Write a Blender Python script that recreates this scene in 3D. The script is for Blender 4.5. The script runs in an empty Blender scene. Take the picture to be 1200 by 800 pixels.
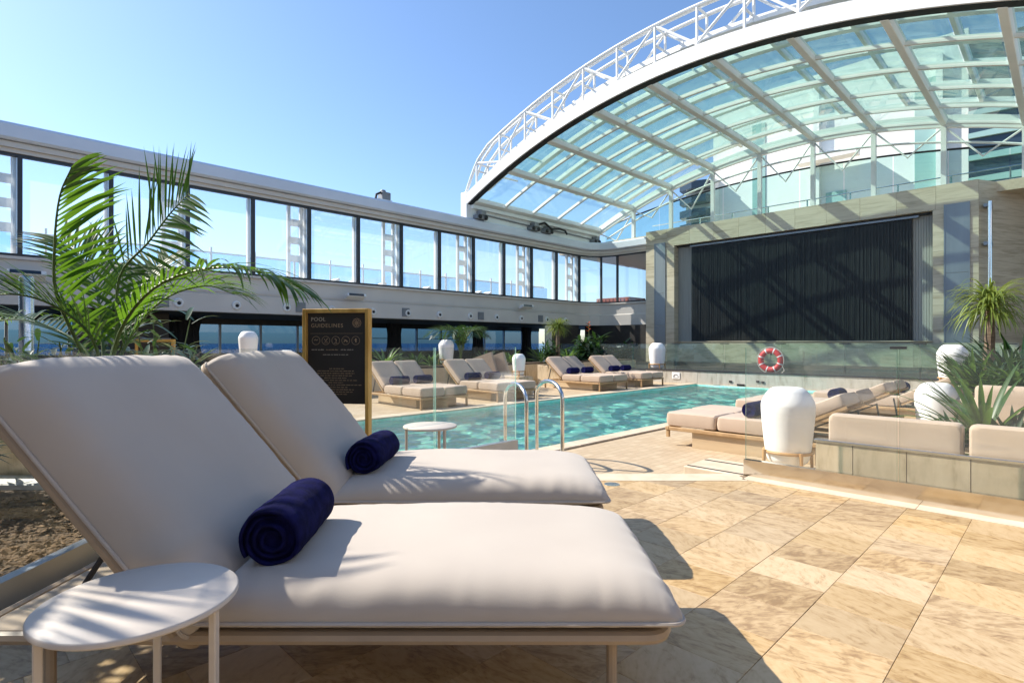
import bpy, bmesh, math, random
from mathutils import Vector, Matrix, noise
random.seed(7)
R2 = math.sqrt(2.0)
rad = math.radians
sc = bpy.context.scene
col = sc.collection

# ------------------------------------------------------------------ camera
H = 1.15                      # eye height
F, HZ = 652.0, 402.0          # focal length and horizon row of the 1200 x 800 photograph
cam = bpy.data.cameras.new('camera')
cam.sensor_width = 36.0
cam.lens = 36.0 * F / 1200.0
cam.shift_y = 2.0 / 1200.0
cam.clip_start, cam.clip_end = 0.05, 90000.0
co = bpy.data.objects.new('camera', cam)
col.objects.link(co)
co.location = (0, 0, H)
co.rotation_euler = (rad(90), 0, rad(-45))
sc.camera = co
# ------------------------------------------------------------------ sky and sun
SUN = Vector((-0.51, 1.045, 1.0)).normalized()      # towards the sun
w = bpy.data.worlds.new('World')
sc.world = w
w.use_nodes = True
nt = w.node_tree
sky = nt.nodes.new('ShaderNodeTexSky')
sky.sky_type = 'NISHITA'
sky.sun_disc = False
sky.sun_elevation = math.asin(SUN.z)
sky.sun_rotation = math.atan2(SUN.x, SUN.y)
sky.air_density, sky.dust_density, sky.ozone_density = 1.0, 0.5, 5.0
bg = nt.nodes['Background']
bg.inputs[1].default_value = 0.13
nt.links.new(sky.outputs[0], bg.inputs[0])
sl = bpy.data.lights.new('sun', 'SUN')
sl.energy, sl.angle, sl.color = 5.0, rad(0.5), (1.0, 0.92, 0.80)
so = bpy.data.objects.new('sun', sl)
col.objects.link(so)
so.rotation_euler = (-SUN).to_track_quat('-Z', 'Y').to_euler()
so.location = (-10, 16, 30)
try: sl.cycles.is_caustics_light = True
except Exception: pass
sc.view_settings.view_transform = 'Standard'
sc.view_settings.look = 'None'
sc.view_settings.exposure = 0.82
sc.view_settings.gamma = 1.0
sc.cycles.transparent_max_bounces = 32
sc.cycles.max_bounces = 10
sc.cycles.use_denoising = True
sc.cycles.sample_clamp_indirect = 6.0

# ------------------------------------------------------------------ pixel helpers (ship axes: X ahead-right, Y ahead-left)
def ray(px, py):
    t = (px - 600.0) / F
    return Vector(((1 + t) / R2, (1 - t) / R2, (HZ - py) / F))
def onz(px, py, z):
    v = ray(px, py); return Vector((0, 0, H)) + v * ((z - H) / v.z)
def onX(px, py, X):
    v = ray(px, py); return Vector((0, 0, H)) + v * (X / v.x)
def onY(px, py, Y):
    v = ray(px, py); return Vector((0, 0, H)) + v * (Y / v.y)
def atd(px, py, d):
    return Vector((0, 0, H)) + ray(px, py) * d
def RD(r, d, z=0.0):
    return Vector(((d + r) / R2, (d - r) / R2, z))

# ------------------------------------------------------------------ materials
MATS = {}
def newmat(name):
    m = bpy.data.materials.new(name); m.use_nodes = True
    MATS[name] = m
    return m, m.node_tree.nodes, m.node_tree.links
def rgba(c): return (c[0], c[1], c[2], 1.0)
def pmat(name, c1, c2=None, scale=4.0, rough=0.5, metal=0.0, bump=0.0, bscale=60.0, detail=4.0, sheen=0.0,
         rand=0.0, stretch=None, spec=0.5, coat=0.0, rough2=None):
    m, n, l = newmat(name)
    b = n['Principled BSDF']
    b.inputs['Roughness'].default_value = rough
    b.inputs['Metallic'].default_value = metal
    b.inputs['Specular IOR Level'].default_value = spec
    b.inputs['Coat Weight'].default_value = coat
    if sheen: b.inputs['Sheen Weight'].default_value = sheen
    tc = n.new('ShaderNodeTexCoord')
    vec = tc.outputs['Object']
    oi = n.new('ShaderNodeObjectInfo')
    if rand or stretch:
        mp = n.new('ShaderNodeMapping')
        l.new(vec, mp.inputs[0])
        if stretch: mp.inputs['Scale'].default_value = stretch
        if rand:
            mu = n.new('ShaderNodeMath'); mu.operation = 'MULTIPLY'; mu.inputs[1].default_value = 37.0
            l.new(oi.outputs['Random'], mu.inputs[0]); l.new(mu.outputs[0], mp.inputs['Location'])
        vec = mp.outputs[0]
    nz = n.new('ShaderNodeTexNoise'); nz.inputs['Scale'].default_value = scale; nz.inputs['Detail'].default_value = detail
    l.new(vec, nz.inputs['Vector'])
    rp = n.new('ShaderNodeValToRGB')
    rp.color_ramp.elements[0].position, rp.color_ramp.elements[1].position = 0.35, 0.65
    if c2 is None: c2 = tuple(min(1, x * 0.9) for x in c1)
    rp.color_ramp.elements[0].color, rp.color_ramp.elements[1].color = rgba(c2), rgba(c1)
    l.new(nz.outputs['Fac'], rp.inputs[0])
    out = rp.outputs[0]
    if rand:
        hs = n.new('ShaderNodeHueSaturation')
        mr = n.new('ShaderNodeMapRange'); mr.inputs[3].default_value = 1 - rand; mr.inputs[4].default_value = 1 + rand
        l.new(oi.outputs['Random'], mr.inputs[0]); l.new(mr.outputs[0], hs.inputs['Value']); l.new(out, hs.inputs['Color'])
        out = hs.outputs[0]
    l.new(out, b.inputs['Base Color'])
    if rough2 is not None:
        mr2 = n.new('ShaderNodeMapRange'); mr2.inputs[1].default_value = 0.3; mr2.inputs[2].default_value = 0.7
        mr2.inputs[3].default_value = rough; mr2.inputs[4].default_value = rough2
        l.new(nz.outputs['Fac'], mr2.inputs[0]); l.new(mr2.outputs[0], b.inputs['Roughness'])
    if bump:
        bz = n.new('ShaderNodeTexNoise'); bz.inputs['Scale'].default_value = bscale; bz.inputs['Detail'].default_value = 3
        l.new(tc.outputs['Object'], bz.inputs['Vector'])
        bp = n.new('ShaderNodeBump'); bp.inputs['Strength'].default_value = bump; bp.inputs['Distance'].default_value = 0.01
        l.new(bz.outputs['Fac'], bp.inputs['Height']); l.new(bp.outputs[0], b.inputs['Normal'])
    return m
def glassmat(name, tint, f0=0.04, rough=0.0, refl=1.0, haze=0.0, hazecol=(0.8, 0.9, 0.88), trans=False):
    m, n, l = newmat(name)
    n.remove(n['Principled BSDF'])
    out = n['Material Output']
    tr = n.new('ShaderNodeBsdfTransparent'); tr.inputs[0].default_value = rgba(tint)
    gl = n.new('ShaderNodeBsdfGlossy'); gl.inputs['Roughness'].default_value = rough
    lw = n.new('ShaderNodeLayerWeight'); lw.inputs[0].default_value = 0.5
    p = n.new('ShaderNodeMath'); p.operation = 'POWER'; p.inputs[1].default_value = 5.0
    l.new(lw.outputs['Facing'], p.inputs[0])
    ma = n.new('ShaderNodeMath'); ma.operation = 'MULTIPLY_ADD'; ma.inputs[1].default_value = refl * (1 - f0); ma.inputs[2].default_value = f0
    l.new(p.outputs[0], ma.inputs[0])
    mx = n.new('ShaderNodeMixShader'); l.new(ma.outputs[0], mx.inputs[0])
    base = tr.outputs[0]
    if haze:
        df = n.new('ShaderNodeBsdfTranslucent' if trans else 'ShaderNodeBsdfDiffuse'); df.inputs[0].default_value = rgba(hazecol)
        mh = n.new('ShaderNodeMixShader'); mh.inputs[0].default_value = haze
        l.new(base, mh.inputs[1]); l.new(df.outputs[0], mh.inputs[2]); base = mh.outputs[0]
    l.new(base, mx.inputs[1]); l.new(gl.outputs[0], mx.inputs[2]); l.new(mx.outputs[0], out.inputs[0])
    return m
def leafmat(name, c1, c2, tcol, rough=0.4, tw=0.35, scale=3.0):
    m, n, l = newmat(name)
    b = n['Principled BSDF']; b.inputs['Roughness'].default_value = rough
    tc = n.new('ShaderNodeTexCoord'); nz = n.new('ShaderNodeTexNoise'); nz.inputs['Scale'].default_value = scale
    nz.inputs['Detail'].default_value = 5
    l.new(tc.outputs['Object'], nz.inputs['Vector'])
    oi = n.new('ShaderNodeObjectInfo')
    ad = n.new('ShaderNodeMath'); ad.operation = 'MULTIPLY_ADD'; ad.inputs[1].default_value = 0.35; ad.inputs[2].default_value = -0.17
    l.new(oi.outputs['Random'], ad.inputs[0])
    ad2 = n.new('ShaderNodeMath'); l.new(ad.outputs[0], ad2.inputs[0]); l.new(nz.outputs['Fac'], ad2.inputs[1])
    rp = n.new('ShaderNodeValToRGB'); rp.color_ramp.elements[0].position, rp.color_ramp.elements[1].position = 0.3, 0.7
    rp.color_ramp.elements[0].color, rp.color_ramp.elements[1].color = rgba(c1), rgba(c2)
    l.new(ad2.outputs[0], rp.inputs[0]); l.new(rp.outputs[0], b.inputs['Base Color'])
    t = n.new('ShaderNodeBsdfTranslucent'); t.inputs[0].default_value = rgba(tcol)
    mx = n.new('ShaderNodeMixShader'); mx.inputs[0].default_value = tw
    l.new(b.outputs[0], mx.inputs[1]); l.new(t.outputs[0], mx.inputs[2]); l.new(mx.outputs[0], n['Material Output'].inputs[0])
    return m
def travertine(name, light, mid, dark, rough=0.38, veinscale=3.0, rand=0.12, axis=1, vein=0.5, obj=True, sc_=None):
    """banded stone; every slab gets its own cut through the block (Object Info random)"""
    m, n, l = newmat(name)
    b = n['Principled BSDF']
    tc = n.new('ShaderNodeTexCoord'); oi = n.new('ShaderNodeObjectInfo')
    mp = n.new('ShaderNodeMapping')
    l.new(tc.outputs['Object'], mp.inputs[0])
    cm = n.new('ShaderNodeCombineXYZ')
    for i, k in enumerate((53.0, 91.0, 17.0)):
        mu = n.new('ShaderNodeMath'); mu.operation = 'MULTIPLY'; mu.inputs[1].default_value = k
        l.new(oi.outputs['Random'], mu.inputs[0]); l.new(mu.outputs[0], cm.inputs[i])
    l.new(cm.outputs[0], mp.inputs['Location'])
    rz = n.new('ShaderNodeMath'); rz.operation = 'MULTIPLY_ADD'; rz.inputs[1].default_value = 2.2 if obj else 0.0; rz.inputs[2].default_value = -1.1 if obj else 0.0
    l.new(oi.outputs['Random'], rz.inputs[0])
    cr = n.new('ShaderNodeCombineXYZ'); l.new(rz.outputs[0], cr.inputs[2]); l.new(cr.outputs[0], mp.inputs['Rotation'])
    # large swirl
    st = n.new('ShaderNodeMapping'); s = [1.0, 1.0, 1.0]; s[axis] = 0.42 if obj else 0.28; s = sc_ or s; st.inputs['Scale'].default_value = s
    l.new(mp.outputs[0], st.inputs[0])
    n1 = n.new('ShaderNodeTexNoise'); n1.inputs['Scale'].default_value = veinscale; n1.inputs['Detail'].default_value = 7
    n1.inputs['Roughness'].default_value = 0.66; n1.inputs['Distortion'].default_value = 2.6
    l.new(st.outputs[0], n1.inputs['Vector'])
    n2 = n.new('ShaderNodeTexNoise'); n2.inputs['Scale'].default_value = veinscale * 6; n2.inputs['Detail'].default_value = 6
    n2.inputs['Distortion'].default_value = 0.6
    l.new(st.outputs[0], n2.inputs['Vector'])
    mi = n.new('ShaderNodeMix'); mi.data_type = 'FLOAT'; mi.inputs[0].default_value = 0.36
    l.new(n1.outputs['Fac'], mi.inputs[2]); l.new(n2.outputs['Fac'], mi.inputs[3])
    sh = n.new('ShaderNodeMath'); sh.operation = 'MULTIPLY_ADD'; sh.inputs[1].default_value = rand; sh.inputs[2].default_value = -rand / 2
    l.new(oi.outputs['Random'], sh.inputs[0])
    ad = n.new('ShaderNodeMath'); l.new(mi.outputs[0], ad.inputs[0]); l.new(sh.outputs[0], ad.inputs[1])
    n3 = n.new('ShaderNodeTexNoise'); n3.inputs['Scale'].default_value = veinscale * 0.9; n3.inputs['Detail'].default_value = 5; n3.inputs['Distortion'].default_value = 2.2
    l.new(st.outputs[0], n3.inputs['Vector'])
    r1 = n.new('ShaderNodeMath'); r1.operation = 'MULTIPLY_ADD'; r1.inputs[1].default_value = 9.0; r1.inputs[2].default_value = -4.5; l.new(n3.outputs['Fac'], r1.inputs[0])
    r2 = n.new('ShaderNodeMath'); r2.operation = 'PINGPONG'; r2.inputs[1].default_value = 1.0; l.new(r1.outputs[0], r2.inputs[0])
    r3 = n.new('ShaderNodeMath'); r3.operation = 'POWER'; r3.inputs[1].default_value = 5.0; l.new(r2.outputs[0], r3.inputs[0])
    r4 = n.new('ShaderNodeMath'); r4.operation = 'MULTIPLY_ADD'; r4.inputs[1].default_value = -0.09 if obj else -0.025; l.new(r3.outputs[0], r4.inputs[0]); l.new(ad.outputs[0], r4.inputs[2])
    ad = r4
    rp = n.new('ShaderNodeValToRGB'); cr_ = rp.color_ramp
    cr_.elements[0].position, cr_.elements[0].color = 0.345, rgba(dark)
    cr_.elements[1].position, cr_.elements[1].color = 0.62, rgba(light)
    e = cr_.elements.new(0.455); e.color = rgba(mid)
    e = cr_.elements.new(0.51); e.color = rgba(tuple((a + c) / 2 for a, c in zip(mid, light)))
    l.new(ad.outputs[0], rp.inputs[0])
    f1 = n.new('ShaderNodeMath'); f1.operation = 'MULTIPLY'; f1.inputs[1].default_value = 7.31; l.new(oi.outputs['Random'], f1.inputs[0])
    f2 = n.new('ShaderNodeMath'); f2.operation = 'FRACT'; l.new(f1.outputs[0], f2.inputs[0])
    f3 = n.new('ShaderNodeMapRange'); f3.inputs[3].default_value = 0.82 if obj else 0.97; f3.inputs[4].default_value = 1.08 if obj else 1.03; l.new(f2.outputs[0], f3.inputs[0])
    f4 = n.new('ShaderNodeMath'); f4.operation = 'MULTIPLY'; f4.inputs[1].default_value = 13.7; l.new(oi.outputs['Random'], f4.inputs[0])
    f5 = n.new('ShaderNodeMath'); f5.operation = 'FRACT'; l.new(f4.outputs[0], f5.inputs[0])
    f6 = n.new('ShaderNodeMapRange'); f6.inputs[3].default_value = 0.88 if obj else 0.97; f6.inputs[4].default_value = 1.08 if obj else 1.05; l.new(f5.outputs[0], f6.inputs[0])
    hs = n.new('ShaderNodeHueSaturation'); l.new(f3.outputs[0], hs.inputs['Value']); l.new(f6.outputs[0], hs.inputs['Saturation'])
    l.new(rp.outputs[0], hs.inputs['Color']); l.new(hs.outputs[0], b.inputs['Base Color'])
    mr = n.new('ShaderNodeMapRange'); mr.inputs[3].default_value = rough - 0.1; mr.inputs[4].default_value = rough + 0.15
    l.new(n2.outputs['Fac'], mr.inputs[0]); l.new(mr.outputs[0], b.inputs['Roughness'])
    bp = n.new('ShaderNodeBump'); bp.inputs['Strength'].default_value = 0.12; bp.inputs['Distance'].default_value = 0.004
    l.new(n2.outputs['Fac'], bp.inputs['Height']); l.new(bp.outputs[0], b.inputs['Normal'])
    return m

pmat('white_paint', (0.80, 0.80, 0.79), (0.74, 0.74, 0.73), 1.5, 0.42, rough2=0.6)
pmat('roof_paint', (0.82, 0.83, 0.81), (0.76, 0.77, 0.75), 1.2, 0.5, rough2=0.65)
pmat('coaming_shade_blue', (0.68, 0.72, 0.80), (0.62, 0.66, 0.74), 0.8, 0.45, rough2=0.6)  # white coaming with the bluish tint of its shade put into the colour
pmat('wall_paint', (0.64, 0.59, 0.54), (0.59, 0.545, 0.50), 0.8, 0.55, bump=0.04, bscale=9)
pmat('dark_frame', (0.018, 0.02, 0.026), (0.03, 0.03, 0.035), 3, 0.45)
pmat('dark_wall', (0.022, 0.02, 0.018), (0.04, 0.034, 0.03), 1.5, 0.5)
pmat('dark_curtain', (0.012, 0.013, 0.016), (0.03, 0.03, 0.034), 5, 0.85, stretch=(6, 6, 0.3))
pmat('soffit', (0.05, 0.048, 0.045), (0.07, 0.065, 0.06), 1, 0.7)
pmat('cushion_fabric', (0.46, 0.41, 0.355), (0.425, 0.375, 0.325), 2.0, 0.85, bump=0.10, bscale=620, sheen=0.2)
pmat('daybed_fabric', (0.49, 0.375, 0.285), (0.45, 0.345, 0.26), 3.0, 0.9, bump=0.1, bscale=300, sheen=0.2)
pmat('daybed_shell', (0.52, 0.46, 0.36), (0.46, 0.40, 0.30), 3.0, 0.8)
pmat('taupe_metal', (0.40, 0.31, 0.22), (0.36, 0.28, 0.20), 8.0, 0.45, rough2=0.55)
pmat('table_paint', (0.60, 0.54, 0.47), (0.56, 0.50, 0.435), 6.0, 0.45, bump=0.03, bscale=200)
pmat('towel_navy', (0.010, 0.011, 0.082), (0.005, 0.006, 0.040), 26.0, 1.0, bump=0.8, bscale=420, spec=0.1)
pmat('lantern_white', (0.88, 0.87, 0.85), (0.86, 0.85, 0.83), 2.0, 0.5)
pmat('lantern_wood', (0.50, 0.29, 0.11), (0.40, 0.22, 0.08), 14.0, 0.5, stretch=(1, 1, 0.15))
pmat('teak', (0.46, 0.30, 0.15), (0.34, 0.21, 0.10), 10.0, 0.6, stretch=(0.3, 1, 1))
pmat('sign_gold', (0.66, 0.42, 0.12), (0.48, 0.27, 0.06), 16.0, 0.38, metal=0.25, stretch=(1, 1, 0.25), bump=0.1, bscale=50)
pmat('sign_board', (0.018, 0.015, 0.014), (0.026, 0.022, 0.02), 3.0, 0.5)
pmat('sign_ink', (0.42, 0.30, 0.18), (0.36, 0.25, 0.15), 20.0, 0.5)
pmat('sign_ink_pale', (0.50, 0.44, 0.36), (0.42, 0.36, 0.29), 20.0, 0.5)
pmat('steel', (0.72, 0.71, 0.69), (0.66, 0.65, 0.63), 5.0, 0.16, metal=1.0, rough2=0.24)
pmat('polished_shoe', (0.70, 0.66, 0.60), (0.66, 0.62, 0.56), 3.0, 0.07, metal=1.0, rough2=0.16)
pmat('brushed_steel', (0.30, 0.32, 0.34), (0.26, 0.275, 0.295), 2.0, 0.42, metal=0.6, stretch=(1, 1, 0.1))
pmat('alu_shoe', (0.42, 0.45, 0.50), (0.36, 0.39, 0.43), 2.0, 0.35, metal=0.7)
pmat('grey_plastic', (0.25, 0.26, 0.28), (0.2, 0.21, 0.22), 4, 0.5)
pmat('black_rubber', (0.012, 0.012, 0.013), None, 4, 0.6)
pmat('screen_black', (0.034, 0.037, 0.040), (0.050, 0.054, 0.055), 14.0, 0.4, stretch=(1, 1, 0.12), spec=0.4)
pmat('screen_side', (0.40, 0.385, 0.36), (0.35, 0.335, 0.31), 6.0, 0.6, stretch=(1, 2, 0.1))
pmat('lifering_red', (0.55, 0.025, 0.03), (0.45, 0.02, 0.025), 8.0, 0.45)
pmat('rope', (0.7, 0.66, 0.58), None, 40.0, 0.8)
pmat('grout', (0.22, 0.16, 0.10), (0.17, 0.12, 0.075), 9.0, 0.8)
pmat('band_stone', (0.62, 0.52, 0.39), (0.54, 0.44, 0.32), 7.0, 0.5, rand=0.05, bump=0.05, bscale=90)
pmat('bark_chips', (0.20, 0.115, 0.05), (0.07, 0.04, 0.018), 30.0, 0.9)
pmat('bark_soil', (0.10, 0.06, 0.03), (0.04, 0.025, 0.015), 14.0, 0.95, bump=0.6, bscale=40)
pmat('trunk_bark', (0.22, 0.16, 0.11), (0.11, 0.08, 0.06), 14.0, 0.9, bump=0.6, bscale=30, stretch=(1, 1, 2.5))
pmat('building_white', (0.78, 0.79, 0.77), (0.72, 0.73, 0.71), 0.6, 0.5)
pmat('building_dark', (0.02, 0.035, 0.055), (0.03, 0.05, 0.075), 0.4, 0.15)
pmat('teal_panel', (0.26, 0.42, 0.40), (0.31, 0.47, 0.45), 0.4, 0.25)
pmat('red_container', (0.34, 0.09, 0.05), (0.28, 0.07, 0.04), 2.0, 0.6)
pmat('pale_plinth', (0.58, 0.45, 0.29), (0.46, 0.34, 0.21), 3.5, 0.45, stretch=(0.3, 0.3, 2.0))
pmat('beak_red', (0.5, 0.05, 0.02), (0.6, 0.15, 0.03), 6, 0.5)
travertine('travertine_tile', (0.54, 0.395, 0.225), (0.44, 0.30, 0.15), (0.29, 0.18, 0.085), 0.44, 8.0, 0.12)
travertine('travertine_wall', (0.64, 0.545, 0.42), (0.545, 0.455, 0.335), (0.40, 0.315, 0.22), 0.4, 1.5, 0.10, axis=1, obj=False, sc_=(0.13, 0.13, 1.7))
travertine('travertine_low', (0.66, 0.53, 0.36), (0.56, 0.44, 0.29), (0.40, 0.305, 0.185), 0.42, 2.2, 0.12, axis=2, obj=False)
travertine('onyx_wall', (0.52, 0.49, 0.36), (0.41, 0.39, 0.28), (0.27, 0.26, 0.18), 0.25, 0.9, 0.08, axis=1, obj=False)
travertine('marble_pale', (0.52, 0.49, 0.43), (0.43, 0.40, 0.34), (0.30, 0.27, 0.22), 0.3, 1.8, 0.1, axis=2, obj=False)
glassmat('fence_glass', (0.965, 0.985, 0.978), 0.06, refl=0.9, haze=0.025)
glassmat('edge_glass', (0.45, 0.75, 0.66), 0.12, haze=0.5, hazecol=(0.45, 0.72, 0.64))
glassmat('window_glass', (0.94, 0.965, 0.98), 0.06, refl=0.8, haze=0.05, hazecol=(0.9, 0.93, 0.96), trans=True)
glassmat('roof_glass', (0.80, 0.91, 0.87), 0.06, refl=0.8, haze=0.07, hazecol=(0.46, 0.72, 0.64), trans=True)
glassmat('arch_glass', (0.66, 0.87, 0.84), 0.05, refl=0.5, haze=0.05, hazecol=(0.4, 0.7, 0.66))
glassmat('roof_glass_upper', (0.66, 0.83, 0.78), 0.06, refl=0.8, haze=0.09, hazecol=(0.40, 0.66, 0.58), trans=True)
glassmat('blue_glass', (0.70, 0.85, 0.97), 0.05, refl=0.6, haze=0.10, hazecol=(0.4, 0.66, 0.92))
glassmat('sea_glass', (0.23, 0.35, 0.48), 0.05, refl=0.6)
glassmat('green_glass', (0.90, 0.955, 0.915), 0.05, refl=0.6, haze=0.03)
leafmat('palm_leaf', (0.016, 0.050, 0.008), (0.042, 0.100, 0.016), (0.16, 0.33, 0.02), 0.45, 0.38, 3.0)
leafmat('strap_leaf', (0.035, 0.085, 0.022), (0.085, 0.16, 0.045), (0.20, 0.34, 0.06), 0.4, 0.3, 5.0)
leafmat('dark_leaf', (0.010, 0.032, 0.012), (0.028, 0.07, 0.022), (0.07, 0.16, 0.03), 0.38, 0.22, 4.0)
leafmat('lime_leaf', (0.07, 0.12, 0.02), (0.17, 0.23, 0.045), (0.34, 0.42, 0.07), 0.45, 0.3, 5.0)
pmat('stalk', (0.10, 0.16, 0.03), (0.06, 0.10, 0.02), 10, 0.5)

# pool deck: small pale setts too fine to pick apart
def settmat():
    m, n, l = newmat('pool_setts'); b = n['Principled BSDF']; b.inputs['Roughness'].default_value = 0.55
    tc = n.new('ShaderNodeTexCoord'); br = n.new('ShaderNodeTexBrick')
    br.inputs['Scale'].default_value = 1.0; br.inputs['Brick Width'].default_value = 0.16; br.inputs['Row Height'].default_value = 0.10
    br.inputs['Mortar Size'].default_value = 0.006; br.inputs['Color1'].default_value = (0.55, 0.44, 0.30, 1)
    br.inputs['Color2'].default_value = (0.47, 0.36, 0.235, 1); br.inputs['Mortar'].default_value = (0.40, 0.31, 0.20, 1)
    l.new(tc.outputs['Object'], br.inputs['Vector'])
    nz = n.new('ShaderNodeTexNoise'); nz.inputs['Scale'].default_value = 2.5; nz.inputs['Detail'].default_value = 6
    l.new(tc.outputs['Object'], nz.inputs['Vector'])
    mx = n.new('ShaderNodeMix'); mx.data_type = 'RGBA'; mx.blend_type = 'MULTIPLY'; mx.inputs[0].default_value = 0.5
    rp = n.new('ShaderNodeValToRGB'); rp.color_ramp.elements[0].color = (0.6, 0.55, 0.5, 1); rp.color_ramp.elements[1].color = (1.1, 1.1, 1.1, 1)
    l.new(nz.outputs['Fac'], rp.inputs[0]); l.new(br.outputs['Color'], mx.inputs[6]); l.new(rp.outputs[0], mx.inputs[7])
    l.new(mx.outputs[2], b.inputs['Base Color'])
    bp = n.new('ShaderNodeBump'); bp.inputs['Strength'].default_value = 0.3; bp.inputs['Distance'].default_value = 0.004; bp.invert = True
    l.new(br.outputs['Fac'], bp.inputs['Height']); l.new(bp.outputs[0], b.inputs['Normal'])
settmat()
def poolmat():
    m, n, l = newmat('pool_mosaic_ripple_light'); b = n['Principled BSDF']; b.inputs['Roughness'].default_value = 0.3
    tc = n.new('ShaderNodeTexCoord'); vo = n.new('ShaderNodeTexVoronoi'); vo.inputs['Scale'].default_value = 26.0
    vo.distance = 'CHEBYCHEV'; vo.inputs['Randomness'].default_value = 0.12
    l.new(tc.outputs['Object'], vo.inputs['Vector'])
    nz = n.new('ShaderNodeTexNoise'); nz.inputs['Scale'].default_value = 4.5; nz.inputs['Detail'].default_value = 3; nz.inputs['Distortion'].default_value = 1.5  # pale and deep blotches paint rippling light into the tile colour
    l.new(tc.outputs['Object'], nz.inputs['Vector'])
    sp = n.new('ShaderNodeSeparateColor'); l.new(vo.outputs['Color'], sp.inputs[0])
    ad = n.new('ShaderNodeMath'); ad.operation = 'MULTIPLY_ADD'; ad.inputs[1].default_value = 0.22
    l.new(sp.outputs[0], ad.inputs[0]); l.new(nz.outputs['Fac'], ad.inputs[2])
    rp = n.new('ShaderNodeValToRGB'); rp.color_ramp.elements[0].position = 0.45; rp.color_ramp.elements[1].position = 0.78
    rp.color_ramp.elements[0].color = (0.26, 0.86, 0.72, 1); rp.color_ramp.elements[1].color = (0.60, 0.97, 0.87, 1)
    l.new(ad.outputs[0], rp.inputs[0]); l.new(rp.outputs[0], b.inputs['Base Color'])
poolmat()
def watermat():
    m, n, l = newmat('pool_water')
    n.remove(n['Principled BSDF']); out = n['Material Output']
    tr = n.new('ShaderNodeBsdfTransparent'); tr.inputs[0].default_value = (0.86, 0.99, 0.95, 1)
    rf = n.new('ShaderNodeBsdfRefraction'); rf.inputs['Color'].default_value = (0.86, 0.99, 0.95, 1); rf.inputs['IOR'].default_value = 1.33
    gl = n.new('ShaderNodeBsdfGlossy'); gl.inputs['Roughness'].default_value = 0.02
    a = n.new('ShaderNodeMixShader'); a.inputs[0].default_value = 0.75
    l.new(tr.outputs[0], a.inputs[1]); l.new(rf.outputs[0], a.inputs[2])
    fr = n.new('ShaderNodeFresnel'); fr.inputs[0].default_value = 1.33
    mx = n.new('ShaderNodeMixShader'); l.new(fr.outputs[0], mx.inputs[0]); l.new(a.outputs[0], mx.inputs[1]); l.new(gl.outputs[0], mx.inputs[2])
    tc = n.new('ShaderNodeTexCoord'); nz = n.new('ShaderNodeTexNoise'); nz.inputs['Scale'].default_value = 4.0; nz.inputs['Detail'].default_value = 3
    nz.inputs['Distortion'].default_value = 0.8
    l.new(tc.outputs['Object'], nz.inputs['Vector'])
    bp = n.new('ShaderNodeBump'); bp.inputs['Strength'].default_value = 1.0; bp.inputs['Distance'].default_value = 0.12
    l.new(nz.outputs['Fac'], bp.inputs['Height'])
    for x in (gl,): l.new(bp.outputs[0], x.inputs['Normal'])
    l.new(mx.outputs[0], out.inputs[0])
watermat()
def seamat():
    m, n, l = newmat('sea'); b = n['Principled BSDF']; b.inputs['Base Color'].default_value = (0.012, 0.06, 0.13, 1)
    b.inputs['Roughness'].default_value = 0.25
    tc = n.new('ShaderNodeTexCoord'); nz = n.new('ShaderNodeTexNoise'); nz.inputs['Scale'].default_value = 0.12; nz.inputs['Detail'].default_value = 8
    l.new(tc.outputs['Object'], nz.inputs['Vector'])
    bp = n.new('ShaderNodeBump'); bp.inputs['Strength'].default_value = 0.8; bp.inputs['Distance'].default_value = 1.0
    l.new(nz.outputs['Fac'], bp.inputs['Height']); l.new(bp.outputs[0], b.inputs['Normal'])
seamat()

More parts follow.
